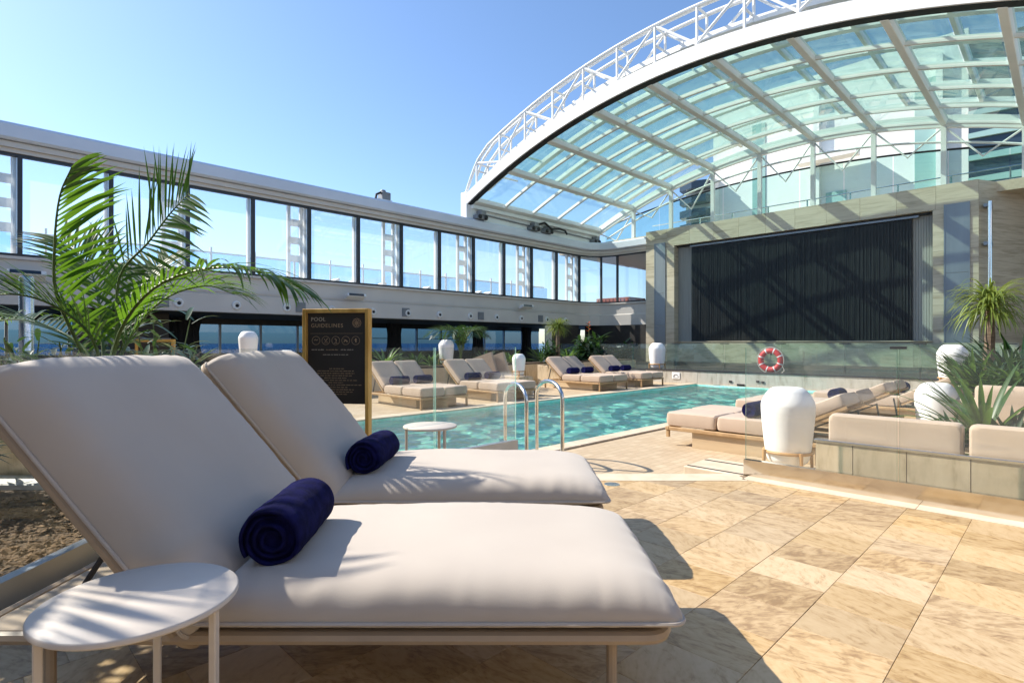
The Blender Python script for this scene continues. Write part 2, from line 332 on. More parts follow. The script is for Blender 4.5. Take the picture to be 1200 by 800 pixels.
# ------------------------------------------------------------------ mesh builder
class MB:
    def __init__(s): s.v = []; s.f = []; s.mi = []; s.M = None
    def add(s, vs, fs, mi=0):
        k = len(s.v)
        for p in vs:
            p = Vector(p)
            s.v.append(s.M @ p if s.M else p)
        for f in fs:
            s.f.append([i + k for i in f]); s.mi.append(mi)
        return s
    def box(s, x0, x1, y0, y1, z0, z1, b=0.0, mi=0):
        x0, x1 = min(x0, x1), max(x0, x1); y0, y1 = min(y0, y1), max(y0, y1); z0, z1 = min(z0, z1), max(z0, z1)
        if b <= 0:
            vs = [(x, y, z) for z in (z0, z1) for y in (y0, y1) for x in (x0, x1)]
            fs = [(0, 2, 3, 1), (4, 5, 7, 6), (0, 1, 5, 4), (2, 6, 7, 3), (0, 4, 6, 2), (1, 3, 7, 5)]
            return s.add(vs, fs, mi)
        c = ((x0 + x1) / 2, (y0 + y1) / 2, (z0 + z1) / 2); h = ((x1 - x0) / 2, (y1 - y0) / 2, (z1 - z0) / 2)
        b = min(b, 0.49 * 2 * min(h))
        vs, ix = [], {}
        for sx in (-1, 1):
            for sy in (-1, 1):
                for sz in (-1, 1):
                    for a in range(3):
                        q = [h[i] - (0 if i == a else b) for i in range(3)]
                        ix[(sx, sy, sz, a)] = len(vs)
                        vs.append((c[0] + sx * q[0], c[1] + sy * q[1], c[2] + sz * q[2]))
        fs = []
        for a in range(3):
            o = [i for i in range(3) if i != a]
            for sg in (-1, 1):
                loop = []
                for (p, q) in ((-1, -1), (1, -1), (1, 1), (-1, 1)):
                    k = [0, 0, 0]; k[a] = sg; k[o[0]] = p; k[o[1]] = q
                    loop.append(ix[(*k, a)])
                fs.append(loop)
            for p in (-1, 1):
                for q in (-1, 1):
                    k0 = [0, 0, 0]; k0[o[0]] = p; k0[o[1]] = q; k0[a] = -1
                    k1 = list(k0); k1[a] = 1
                    fs.append([ix[(*k0, o[0])], ix[(*k0, o[1])], ix[(*k1, o[1])], ix[(*k1, o[0])]])
        for sx in (-1, 1):
            for sy in (-1, 1):
                for sz in (-1, 1): fs.append([ix[(sx, sy, sz, a)] for a in range(3)])
        return s.add(vs, fs, mi)
    def tube(s, pts, r, n=8, closed=False, cap=True, mi=0, flat=None):
        pts = [Vector(p) for p in pts]; m = len(pts)
        rs = r if isinstance(r, (list, tuple)) else [r] * m
        vs, fs = [], []
        up = Vector((0, 0, 1)); prev = None
        for i, p in enumerate(pts):
            if closed: t = pts[(i + 1) % m] - pts[i - 1]
            else: t = pts[min(i + 1, m - 1)] - pts[max(i - 1, 0)]
            t.normalize()
            if prev is None:
                a = up if abs(t.dot(up)) < 0.9 else Vector((1, 0, 0))
                u = t.cross(a).normalized()
            else:
                u = (prev - t * prev.dot(t)).normalized()
            prev = u; v = t.cross(u)
            for k in range(n):
                an = 2 * math.pi * k / n
                vs.append(p + (u * math.cos(an) + v * math.sin(an)) * rs[i])
        for i in range(m if closed else m - 1):
            j = (i + 1) % m
            for k in range(n):
                fs.append((i * n + k, i * n + (k + 1) % n, j * n + (k + 1) % n, j * n + k))
        if cap and not closed:
            fs.append(list(range(n))[::-1]); fs.append([(m - 1) * n + k for k in range(n)])
        return s.add(vs, fs, mi)
    def bar(s, p0, p1, wd, ht, mi=0):           # rectangular bar between two points
        p0, p1 = Vector(p0), Vector(p1); t = (p1 - p0).normalized()
        a = Vector((0, 0, 1)) if abs(t.z) < 0.95 else Vector((1, 0, 0))
        u = t.cross(a).normalized(); v = u.cross(t)
        vs = [p + u * (su * wd / 2) + v * (sv * ht / 2) for p in (p0, p1) for su, sv in ((-1, -1), (1, -1), (1, 1), (-1, 1))]
        return s.add(vs, [(3, 2, 1, 0), (4, 5, 6, 7), (0, 1, 5, 4), (1, 2, 6, 5), (2, 3, 7, 6), (3, 0, 4, 7)], mi)
    def lathe(s, prof, n=28, c=(0, 0, 0), mi=0):
        vs, fs = [], []
        for (r, z) in prof:
            for k in range(n):
                a = 2 * math.pi * k / n
                vs.append((c[0] + r * math.cos(a), c[1] + r * math.sin(a), c[2] + z))
        for i in range(len(prof) - 1):
            for k in range(n):
                fs.append((i * n + k, i * n + (k + 1) % n, (i + 1) * n + (k + 1) % n, (i + 1) * n + k))
        fs.append(list(range(n))[::-1]); fs.append([(len(prof) - 1) * n + k for k in range(n)])
        return s.add(vs, fs, mi)
    def prism(s, poly, z0, z1, mi=0):
        n = len(poly)
        vs = [(p[0], p[1], z0) for p in poly] + [(p[0], p[1], z1) for p in poly]
        fs = [list(range(n))[::-1], [n + i for i in range(n)]] + [(i, (i + 1) % n, n + (i + 1) % n, n + i) for i in range(n)]
        return s.add(vs, fs, mi)
    def sweep(s, prof, path, mi=0, closed=True):    # prof: (offset to the left of travel, z); path: xy points
        vs, fs, n, m = [], [], len(prof), len(path)
        P = [Vector((p[0], p[1])) for p in path]
        for i, p in enumerate(P):
            d0 = (P[i] - P[i - 1]).normalized() if i else (P[1] - P[0]).normalized()
            d1 = (P[i + 1] - P[i]).normalized() if i < m - 1 else d0
            t = (d0 + d1).normalized(); nrm = Vector((-t.y, t.x)); k = 1.0 / max(0.5, t.dot(d1))
            for (o, z) in prof: vs.append((p.x + nrm.x * o * k, p.y + nrm.y * o * k, z))
        for i in range(m - 1):
            for k in range(n if closed else n - 1): fs.append((i * n + k, i * n + (k + 1) % n, (i + 1) * n + (k + 1) % n, (i + 1) * n + k))
        if closed: fs.append(list(range(n))); fs.append([(m - 1) * n + k for k in range(n)])
        return s.add(vs, fs, mi)
    def mesh(s, name, mats, smooth=True, ang=35, fix=True):
        me = bpy.data.meshes.new(name)
        me.from_pydata([tuple(p) for p in s.v], [], s.f)
        if not isinstance(mats, (list, tuple)): mats = [mats]
        for m in mats: me.materials.append(MATS[m])
        if len(mats) > 1: me.polygons.foreach_set('material_index', s.mi)
        if fix:
            bm = bmesh.new(); bm.from_mesh(me); bmesh.ops.recalc_face_normals(bm, faces=bm.faces); bm.to_mesh(me); bm.free()
        if smooth:
            me.polygons.foreach_set('use_smooth', [True] * len(me.polygons))
            me.set_sharp_from_angle(angle=rad(ang))
        me.update()
        return me
    def build(s, name, mats, parent=None, smooth=True, ang=35, fix=True, loc=None):
        return link(name, s.mesh(name, mats, smooth, ang, fix), parent, loc)
def bez(pts, n):
    """smooth path through points (Catmull-Rom)"""
    P = [Vector(p) for p in pts]; P = [P[0] * 2 - P[1]] + P + [P[-1] * 2 - P[-2]]; out = []
    m = len(P) - 3
    for i in range(n + 1):
        t = m * i / n; k = min(int(t), m - 1); t -= k
        a, b, c, d = P[k], P[k + 1], P[k + 2], P[k + 3]
        out.append(0.5 * ((2 * b) + (c - a) * t + (2 * a - 5 * b + 4 * c - d) * t * t + (3 * b - a - 3 * c + d) * t ** 3))
    return out
def link(name, me, parent=None, loc=None):
    o = bpy.data.objects.new(name, me); col.objects.link(o)
    if parent: o.parent = parent
    if loc is not None: o.location = loc
    return o
def tag(o, label, cat, group=None):
    o['label'] = label; o['category'] = cat
    if group: o['group'] = group
    return o
def thing(name, label, cat, loc=(0, 0, 0), rz=0.0, group=None):
    o = bpy.data.objects.new(name, None); col.objects.link(o); o.empty_display_size = 0.2
    o.location = loc; o.rotation_euler = (0, 0, rz)
    return tag(o, label, cat, group)
def struct(o): o['kind'] = 'structure'; return o
def stuff(o): o['kind'] = 'stuff'; return o
def copy_tree(o, parent=None):
    c = o.copy(); col.objects.link(c)
    if parent: c.parent = parent
    for ch in list(o.children): copy_tree(ch, c)
    return c
def BX(name, mat, parent, *a, b=0.0, **k): return MB().box(*a, b=b).build(name, mat, parent, **k)
def arcpts(c, r, a0, a1, n, fn): return [fn(c[0] + r * math.cos(rad(a0 + (a1 - a0) * i / n)), c[1] + r * math.sin(rad(a0 + (a1 - a0) * i / n))) for i in range(n + 1)]
def pane(name, parent, p0, p1, z0, z1, th=0.016, mats=('fence_glass', 'edge_glass')):
    """upright sheet between two floor points; edges carry the edge material"""
    p0, p1 = Vector((p0[0], p0[1], 0)), Vector((p1[0], p1[1], 0)); t = (p1 - p0).normalized(); u = Vector((-t.y, t.x, 0)) * th / 2
    vs = []
    for z in (z0, z1):
        for p in (p0 - u, p1 - u, p1 + u, p0 + u): vs.append((p.x, p.y, z))
    m = MB(); m.add(vs, [(0, 1, 5, 4), (2, 3, 7, 6)], 0)
    m.add([], []); k = [(3, 2, 1, 0), (4, 5, 6, 7), (1, 2, 6, 5), (3, 0, 4, 7)]
    for f in k: m.f.append(list(f)); m.mi.append(1)
    return m.build(name, list(mats), parent, smooth=False)

# =================================================================== SETTING
LOW = -0.15                                   # pool deck, one step down
YW, XB = 21.0, 28.4                           # side wall and end wall of the opening
# sea
me = MB(); S = 40000
me.add([(-S, -S, -29), (S, -S, -29), (S, S, -29), (-S, S, -29)], [(0, 1, 2, 3)])
struct(me.build('sea', 'sea', smooth=False))
# upper deck slab, tiles on it
floor = struct(MB().prism([(-9.3, -8.2), (4.95, -8.2), (4.95, 1.98), (4.8, 2.13), (2.68, 4.25), (-9, 4.25)], -0.6, -0.012).build('deck_floor', 'grout', smooth=False))
def clip(poly, a, b, c):                      # keep a*x+b*y<=c
    out = []
    for i, p in enumerate(poly):
        q = poly[(i + 1) % len(poly)]
        fp, fq = a * p[0] + b * p[1] - c, a * q[0] + b * q[1] - c
        if fp <= 0: out.append(p)
        if fp * fq < 0:
            t = fp / (fp - fq); out.append((p[0] + (q[0] - p[0]) * t, p[1] + (q[1] - p[1]) * t))
    return out
TW, TL, g = 0.3505, 0.300, 0.0009
BANDW = 0.25
def tile_mesh(poly, zt):
    cx = sum(p[0] for p in poly) / len(poly); cy = sum(p[1] for p in poly) / len(poly)
    m = MB(); n = len(poly); e = 0.0012
    sh = []
    for p in poly:
        d = Vector((p[0] - cx, p[1] - cy)); L = d.length; d = d * ((L - e * 1.4) / L) if L > 0 else d
        sh.append((d.x, d.y))
    vs = [(p[0] - cx, p[1] - cy, zt - 0.011) for p in poly] + [(p[0] - cx, p[1] - cy, zt - e) for p in poly] + [(p[0], p[1], zt) for p in sh]
    fs = [(i, (i + 1) % n, n + (i + 1) % n, n + i) for i in range(n)] + [(n + i, n + (i + 1) % n, 2 * n + (i + 1) % n, 2 * n + i) for i in range(n)] + [[2 * n + i for i in range(n)]]
    m.add(vs, fs)
    return m, (cx, cy, 0)
rt = random.Random(3)
common = None
for j in range(-3, 12):
    y0 = 0.445 + TW * j
    off = (j % 2) * TL * 0.5 + rt.uniform(-0.03, 0.03)
    for i in range(-2, 18):
        x0 = i * TL + off
        poly = [(x0 + g * .3, y0 + g), (x0 + TL - g * .3, y0 + g), (x0 + TL - g * .3, y0 + TW - g), (x0 + g * .3, y0 + TW - g)]
        full = list(poly)
        poly = clip(poly, 0, 1, 4.25 - BANDW); poly = clip(poly, 1, 1, 6.93 - BANDW * R2) if len(poly) > 2 else []
        poly = clip(poly, 1, 0, 4.95 - BANDW) if len(poly) > 2 else []
        if len(poly) < 3: continue
        area = abs(sum(poly[k][0] * poly[(k + 1) % len(poly)][1] - poly[(k + 1) % len(poly)][0] * poly[k][1] for k in range(len(poly)))) / 2
        if area < 0.004: continue
        c = ((poly[0][0] + poly[2][0]) / 2, (poly[0][1] + poly[2][1]) / 2)
        if poly == full:
            if common is None: common = tile_mesh(poly, 0.0)[0].mesh('tile', 'travertine_tile', smooth=False)
            o = link('tile', common, floor, (c[0], c[1], rt.uniform(-0.0006, 0.0006)))
        else:
            m, cc = tile_mesh(poly, 0.0); o = m.build('tile', 'travertine_tile', floor, smooth=False, loc=cc)
# pale border band along the step
path = [(-9, 4.25), (2.68, 4.25), (4.8, 2.13), (4.95, 1.98), (4.95, -6)]
segs = [((-1.6, 4.25), (0.55, 4.25)), ((0.55, 4.25), (2.68, 4.25)), ((2.68, 4.25), (3.74, 3.19)), ((3.74, 3.19), (4.86, 2.07)), ((4.95, 1.96), (4.95, 0.75)), ((4.95, 0.75), (4.95, -0.45)), ((4.95, -0.45), (4.95, -1.65))]
for a, b in segs:
    a, b = Vector(a), Vector(b); t = (b - a).normalized(); nr = Vector((t.y, -t.x)); a2, b2 = a + t * 0.002, b - t * 0.002
    MB().prism([tuple(a2), tuple(b2), tuple(b2 + nr * (BANDW - 0.004)), tuple(a2 + nr * (BANDW - 0.004))], -0.011, 0.002).build('border_stone', 'band_stone', floor, smooth=False)
# round floor drain
dp = onz(717, 567, 0.003)
dr = thing('floor_drain', 'round perforated steel drain set in the travertine floor beside the second lounger', 'drain', (dp.x, dp.y, 0.0))
MB().lathe([(0.062, 0.0), (0.062, 0.004), (0.05, 0.0045), (0.05, 0.002)], 28).build('rim', 'steel', dr)
m = MB()
for k in range(-4, 5): 
    hw = math.sqrt(max(0, 0.05 ** 2 - (k * 0.0115) ** 2)) - 0.002
    m.box(-hw, hw, k * 0.0115 - 0.003, k * 0.0115 + 0.003, 0.0005, 0.0035)
m.build('grate', 'steel', dr, smooth=False)
MB().lathe([(0.05, 0.0006), (0.0, 0.0008)], 20).build('well', 'black_rubber', dr)

# pool deck (with the pool cut out), basin, water
PX0, PX1, PY0, PY1 = 3.7, 16.6, 4.55, 8.35
deck = MB()
for (x0, x1, y0, y1) in ((-9, PX0, 4.25, 30), (PX1, 31, -8.2, 30), (PX0, PX1, PY1, 30), (PX0, PX1, -8.2, PY0)):
    deck.add([(x0, y0, LOW), (x1, y0, LOW), (x1, y1, LOW), (x0, y1, LOW)], [(0, 1, 2, 3)])
struct(deck.build('pool_deck', 'pool_setts', smooth=False))
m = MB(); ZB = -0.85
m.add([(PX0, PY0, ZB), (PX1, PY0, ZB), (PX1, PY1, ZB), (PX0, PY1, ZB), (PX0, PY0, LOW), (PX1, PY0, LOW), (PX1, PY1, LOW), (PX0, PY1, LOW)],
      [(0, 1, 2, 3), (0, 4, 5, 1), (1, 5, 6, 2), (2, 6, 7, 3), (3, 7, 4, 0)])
bo = struct(m.build('pool_basin', 'pool_mosaic_ripple_light', smooth=False))
try: bo.cycles.is_caustics_receiver = True
except Exception: pass
m = MB(); nx, ny = 420, 130
vs = []
for j in range(ny + 1):
    for i in range(nx + 1):
        x = PX0 + (PX1 - PX0) * i / nx; y = PY0 + (PY1 - PY0) * j / ny
        z = LOW - 0.045 + 0.024 * noise.noise((x * 1.6, y * 1.5, 3.1)) + 0.016 * noise.noise((x * 3.3, y * 3.0, 7.7)) + 0.004 * noise.noise((x * 8, y * 7.0, 1.7))
        vs.append((x, y, z))
m.add(vs, [(j * (nx + 1) + i, j * (nx + 1) + i + 1, (j + 1) * (nx + 1) + i + 1, (j + 1) * (nx + 1) + i) for j in range(ny) for i in range(nx)])
wo = struct(m.build('pool_water', 'pool_water', smooth=True, ang=180, fix=False))
try: wo.cycles.is_caustics_caster = True
except Exception: pass
coping = thing('pool_coping', 'pale stone coping laid round the edge of the turquoise pool', 'coping', (PX0, PY0, LOW))
def cop(x0, x1, y0, y1):
    BX('coping_stone', 'band_stone', coping, x0 - PX0, x1 - PX0, y0 - PY0, y1 - PY0, 0.004, 0.024, b=0.006, smooth=False)
for k in range(14):
    xx0 = PX0 + (PX1 - PX0) * k / 14; xx1 = PX0 + (PX1 - PX0) * (k + 1) / 14
    cop(xx0 + 0.003, xx1 - 0.003, PY1 - 0.02, PY1 + 0.30); cop(xx0 + 0.003, xx1 - 0.003, PY0 - 0.22, PY0 + 0.02)
# step by the gap in the glass fences
st = thing('entry_step', 'low white stone step with dark anti-slip strips beside the fence gap', 'step', (5.05, 2.25, LOW))
BX('step_block', 'band_stone', st, 0, 0.55, -0.2, 0.42, 0.0, 0.10, b=0.008, smooth=False)
BX('grip_strip', 'black_rubber', st, 0.03, 0.06, -0.18, 0.40, 0.1005, 0.103); BX('grip_strip', 'black_rubber', st, 0.40, 0.43, -0.18, 0.40, 0.1005, 0.103)

# =================================================================== SIDE WALL WITH WINDOWS (left of the picture)
wall = thing('window_wall', 'long cream wall with a ribbon of tall dark-framed windows beside the pool', 'wall', (10, YW, 0))
def WP(name, m, mat, **k):                    # wall part given in world coordinates
    o = m.build(name, mat, wall, **k); o.matrix_parent_inverse = Matrix.Translation((-10, -YW, 0)); return o
pathw = [(-9, YW), (26.3, YW), (26.85, YW - 0.03), (27.5, 20.8), (28.0, 20.4), (28.3, 19.85), (XB, 19.3), (XB, 17.0)]
# travel is towards +X, left of travel = outwards (+Y)
WP('lower_beam', MB().sweep([(-0.02, 2.24), (-0.02, 2.86), (0.05, 2.92), (0.05, 3.50), (-0.06, 3.52), (-0.06, 3.60), (0.5, 3.60), (0.5, 2.24)], pathw), 'wall_paint', ang=20)
WP('conduit', MB().sweep([(-0.055, 2.955), (-0.055, 2.985), (-0.02, 2.985), (-0.02, 2.955)], pathw[:2]), 'wall_paint', ang=20)
WP('head_beam', MB().sweep([(-0.05, 6.50), (-0.05, 6.62), (-0.14, 6.62), (-0.14, 6.78), (0.5, 6.78), (0.5, 6.50)], pathw), 'wall_paint', ang=20)
WP('coaming', MB().sweep([(-0.25, 6.80), (-0.32, 6.86), (-0.32, 7.20), (-0.24, 7.28), (1.1, 7.28), (1.1, 6.80)], pathw), 'coaming_shade_blue', ang=20)
WP('sill_frame', MB().sweep([(0.0, 3.605), (0.0, 3.68), (0.14, 3.68), (0.14, 3.605)], pathw), 'dark_frame', ang=20)
WP('head_frame', MB().sweep([(0.0, 6.42), (0.0, 6.495), (0.14, 6.495), (0.14, 6.42)], pathw), 'dark_frame', ang=20)
mx = [7.68 + 2.13 * k for k in range(-7, 10)]
mull = MB().box(-0.055, 0.055, -0.01, 0.15, 3.68, 6.42).mesh('mullion', 'dark_frame', smooth=False)
fr = MB().box(-0.155, -0.06, 0.16, 0.30, 3.7, 6.42).mesh('inner_post', 'white_paint', smooth=False)
for k, x in enumerate(mx):
    link('mullion', mull, wall, (x - 10, 0, 0))
    link('inner_post', fr, wall, (x - 10, 0, 0))
pm = MB().box(0.06, 2.13 - 0.06, 0.06, 0.075, 3.685, 6.415).mesh('pane', 'window_glass', smooth=False)
for x in mx[:-1]: link('pane', pm, wall, (x - 10, 0, 0))
# corner panes and posts
cor = [(26.85, YW), (28.08, 20.32), (XB, 19.35), (XB, 17.3)]
for i in range(3):
    a, b = Vector(cor[i]), Vector(cor[i + 1]); t = (b - a).normalized()
    o = pane('pane', wall, a + t * 0.06, b - t * 0.06, 3.685, 6.415, 0.015, ('window_glass', 'window_glass')); o.location = (-10, -YW, 0)
for (x, y) in cor[1:]:
    o = BX('mullion', 'dark_frame', wall, x - 0.05, x + 0.05, y - 0.06, y + 0.06, 3.68, 6.42, smooth=False); o.location = (-10, -YW, 0)
# white ladder frames standing behind every second window
lad = MB(); lad.box(-0.62, -0.50, 0.5, 0.62, 3.6, 6.9); lad.box(-0.12, 0.0, 0.5, 0.62, 3.6, 6.9)
for z in (4.35, 5.05, 5.75): lad.box(-0.5, -0.12, 0.51, 0.61, z, z + 0.26)
lm = lad.mesh('ladder_frame', 'white_paint', smooth=False)
for k in range(len(mx)):
    if k % 2 == 0: link('ladder_frame', lm, wall, (mx[k] - 10 - 0.05, 0, 0))
# white round nozzles and grey grilles on the lower beam
nz = MB()
prof = [(0.155, 0.0), (0.155, 0.035), (0.13, 0.06), (0.10, 0.065), (0.085, 0.04), (0.06, 0.03), (0.0, 0.03)]
vs, fs = [], []
nz.M = Matrix.Rotation(rad(90), 4, 'X'); nz.lathe(prof, 22)
nz.M = None
nzm = nz.mesh('nozzle', 'white_paint')
ey = MB(); ey.M = Matrix.Rotation(rad(90), 4, 'X') @ Matrix.Translation((0.02, -0.012, 0.0)); ey.lathe([(0.06, 0.03), (0.058, 0.05), (0.03, 0.075), (0.0, 0.08)], 16); ey.M = None
eym = ey.mesh('nozzle_eye', 'black_rubber')
for px in (148, 209, 277, 336, 389, 437, 478, 515, 551, 582, 611, 641, 663, 691):
    x = onY(px, 360, YW - 0.03).x
    if x > 27: continue
    n_ = link('nozzle', nzm, wall, (x - 10, -0.02, 2.50)); link('nozzle_eye', eym, n_)
vm = MB(); vm.box(-0.19, 0.19, -0.035, 0.0, -0.19, 0.19)
for k in range(7): vm.box(-0.17, 0.17, -0.05, -0.035, -0.17 + k * 0.05, -0.145 + k * 0.05)
vmm = vm.mesh('vent_grille', 'grey_plastic', smooth=False)
for px in (190, 352, 475, 563, 633): link('vent_grille', vmm, wall, (onY(px, 360, YW).x - 10, -0.02, 2.53))
# soffit, upper side deck, outer windbreak
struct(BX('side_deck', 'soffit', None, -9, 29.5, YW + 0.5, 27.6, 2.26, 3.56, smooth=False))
wb = thing('windbreak', 'blue tinted glass windbreak with white posts on the upper side deck', 'windbreak', (10, 27.2, 3.56))
postm = MB().box(-0.04, 0.04, -0.05, 0.05, 0, 1.9).mesh('post', 'white_paint', smooth=False)
pnm = MB().box(0.05, 1.85, -0.008, 0.008, 0.08, 1.62).mesh('pane', 'blue_glass', smooth=False)
for k in range(-10, 11):
    link('post', postm, wb, (k * 1.9, 0, 0)); link('pane', pnm, wb, (k * 1.9, 0, 0))
MB().box(-19, 20.5, -0.04, 0.04, 1.63, 1.69).build('top_rail', 'white_paint', wb, smooth=False)
for k, px in enumerate((375, 396, 432, 486, 548, 560)):
    x = onY(px, 330, 25.0).x
    t = thing('deck_sunbed', 'white padded sunbed on the upper side deck seen through the ribbon windows', 'sunbed', (x, 25.0, 3.56), 0, 'sunbeds on the upper side deck')
    MB().box(-0.9, 0.35, -0.3, 0.3, 0.28, 0.42, b=0.05).build('mattress', 'white_paint', t); MB().bar((0.32, 0, 0.36), (0.85, 0, 0.66), 0.6, 0.12).build('backrest', 'white_paint', t)
    for sx in (-0.8, 0.3):
        for sy in (-0.25, 0.25): BX('leg', 'steel', t, sx - 0.02, sx + 0.02, sy - 0.02, sy + 0.02, 0, 0.28, smooth=False)
# flood lamps on the lower beam
def floodlamp(px, py, label, Y=YW - 0.1):
    p = onY(px, py, Y)
    t = thing('flood_lamp', label, 'lamp', (p.x, YW - 0.02, p.z), 0, 'flood lamps along the side wall')
    MB().bar((0, 0.0, 0.05), (0, -0.30, 0.0), 0.08, 0.06).build('arm', 'grey_plastic', t, smooth=False)
    m = MB(); m.M = Matrix.Translation((0, -0.38, 0)) @ Matrix.Rotation(rad(-22), 4, 'X'); m.box(-0.42, 0.42, -0.17, 0.17, -0.07, 0.07, b=0.02); m.M = None
    h = m.build('housing', 'white_paint', t)
    m = MB(); m.M = Matrix.Translation((0, -0.38, 0)) @ Matrix.Rotation(rad(-22), 4, 'X')
    m.box(-0.36, 0.30, -0.185, -0.172, -0.05, 0.05); m.M = None
    m.build('lens', 'building_dark', h, smooth=False)
floodlamp(412, 348, 'white flood lamp on the wall beam above the pool guidelines sign')
floodlamp(612, 360, 'white flood lamp on the wall beam near the ponytail palm in the square box')
floodlamp(30, 323, 'white flood lamp on the wall beam behind the steel post')
p = onY(448, 233, YW); t = thing('roof_winch', 'grey winch housing standing on the white coaming of the side wall', 'winch', (p.x, YW + 0.1, 7.28))
BX('housing', 'grey_plastic', t, -0.05, 0.38, -0.2, 0.2, 0.08, 0.42, b=0.03); BX('base', 'white_paint', t, -0.3, 0.42, -0.22, 0.22, 0, 0.08)
MB().tube([(-0.35, -0.12, 0.02), (-0.3, -0.12, 0.25), (-0.1, -0.12, 0.36), (0.0, -0.12, 0.3)], 0.05, 8).build('hose', 'black_rubber', t)
MB().lathe([(0.11, 0), (0.13, 0.05), (0.1, 0.1)], 14, (0.1, 0, 0.42)).build('cap', 'grey_plastic', t)

# opposite side wall and near end of the enclosure (unseen, added to cut the sky fill)
ws = thing('unseen_opposite_wall', 'unseen cream window wall added opposite to cut the sky light', 'wall', (10, -5.0, 0))
BX('lower_beam', 'wall_paint', ws, -19, 20.3, -0.5, 0.0, 2.24, 3.6, smooth=False); BX('coaming', 'coaming_shade_blue', ws, -19, 20.3, -1.0, 0.25, 6.5, 7.28, smooth=False)
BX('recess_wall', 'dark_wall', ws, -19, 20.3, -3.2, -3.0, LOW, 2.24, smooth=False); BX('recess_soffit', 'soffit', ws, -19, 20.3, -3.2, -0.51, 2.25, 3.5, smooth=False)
for x in mx: BX('mullion', 'dark_frame', ws, x - 10 - 0.06, x - 10 + 0.06, -0.2, -0.05, 3.61, 6.49, smooth=False)
for x in mx[:-1]: link('pane', pm, ws, (x - 10, -0.2, 0))
we = thing('unseen_end_wall', 'unseen cream end wall with dark windows, added behind the camera to cut the sky light', 'wall', (-8.9, 8, 0))  # out of view; added to block sky fill from behind the camera
BX('lower_beam', 'wall_paint', we, -0.5, 0.0, -13, 12.9, 2.3, 3.7, smooth=False); BX('dark_base', 'dark_wall', we, -0.6, -0.3, -13, 12.9, LOW, 2.29, smooth=False)
BX('upper_wall', 'wall_paint', we, -0.5, 0.0, -13, 12.9, 6.4, 9.5, smooth=False); BX('window_band', 'building_dark', we, -0.4, -0.2, -13, 12.9, 3.71, 6.39, smooth=False)
# lower outer windows towards the sea
ow = thing('sea_window_wall', 'dark-framed row of sea windows under the overhang', 'wall', (10, 27.3, LOW))
BX('plinth', 'dark_wall', ow, -19, 20, -0.1, 0.1, 0.0, 0.85, smooth=False); BX('head', 'dark_frame', ow, -19, 20, -0.1, 0.1, 2.15, 2.41, smooth=False)
pst = MB().box(-0.045, 0.045, -0.07, 0.07, 0.85, 2.15).mesh('post', 'brushed_steel', smooth=False)
pan = MB().box(0.05, 1.75, -0.01, 0.01, 0.85, 2.15).mesh('pane', 'sea_glass', smooth=False)
rl = MB().box(0.05, 1.75, -0.03, 0.03, 1.55, 1.59).mesh('transom', 'dark_frame', smooth=False)
for k in range(-10, 11):
    link('post', pst, ow, (k * 1.8 + 0.3, 0, 0)); link('pane', pan, ow, (k * 1.8 + 0.3, 0, 0))
    if k in (2, 3, 5, 6): link('transom', rl, ow, (k * 1.8 + 0.3, 0, 0))
def curtain(px, wd, label):
    x = onY(px, 400, 26.0).x
    t = thing('gathered_curtain', label, 'curtain', (x, 26.0, LOW), 0, 'dark gathered curtains under the overhang')
    m = MB(); n = 28; vs = []
    for (z, s) in ((0.02, 1.05), (0.7, 1.0), (1.25, 0.82), (1.8, 0.8), (2.36, 0.95)):
        for k in range(n):
            a = 2 * math.pi * k / n; r = wd * s * (1 + 0.16 * (k % 2))
            vs.append((r * math.cos(a), 0.55 * r * math.sin(a), z))
    m.add(vs, [(i * n + k, i * n + (k + 1) % n, (i + 1) * n + (k + 1) % n, (i + 1) * n + k) for i in range(4) for k in range(n)] + [list(range(n)), [4 * n + k for k in range(n)]])
    m.build('drape', 'dark_curtain', t); MB().tube([(-wd, 0, 2.37), (wd, 0, 2.37)], 0.02, 6).build('rod', 'brushed_steel', t)
for px, wd, lab in ((462, 0.45, 'dark gathered curtain behind the daybed next to the pool sign'), (560, 0.42, 'dark gathered curtain beside the small feather palm under the overhang'),
                    (617, 0.42, 'dark gathered curtain beside the small ponytail palm in the square box'), (216, 0.6, 'wide dark gathered curtain beside the bar enclosure'),
                    (674, 0.5, 'dark gathered curtain behind the broadleaf plants')): curtain(px, wd, lab)
# dark bar block under the overhang
p0, p1 = onY(90, 400, 23.0), onY(205, 400, 23.0)
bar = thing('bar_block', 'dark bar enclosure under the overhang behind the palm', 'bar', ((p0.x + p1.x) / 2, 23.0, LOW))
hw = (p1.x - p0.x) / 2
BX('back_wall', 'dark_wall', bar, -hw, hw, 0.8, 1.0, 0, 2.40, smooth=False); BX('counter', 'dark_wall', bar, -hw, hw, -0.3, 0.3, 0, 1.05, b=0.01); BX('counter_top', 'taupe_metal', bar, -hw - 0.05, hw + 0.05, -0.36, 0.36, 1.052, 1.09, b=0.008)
BX('shelf', 'brushed_steel', bar, -hw, hw, 0.55, 0.79, 1.45, 1.48)
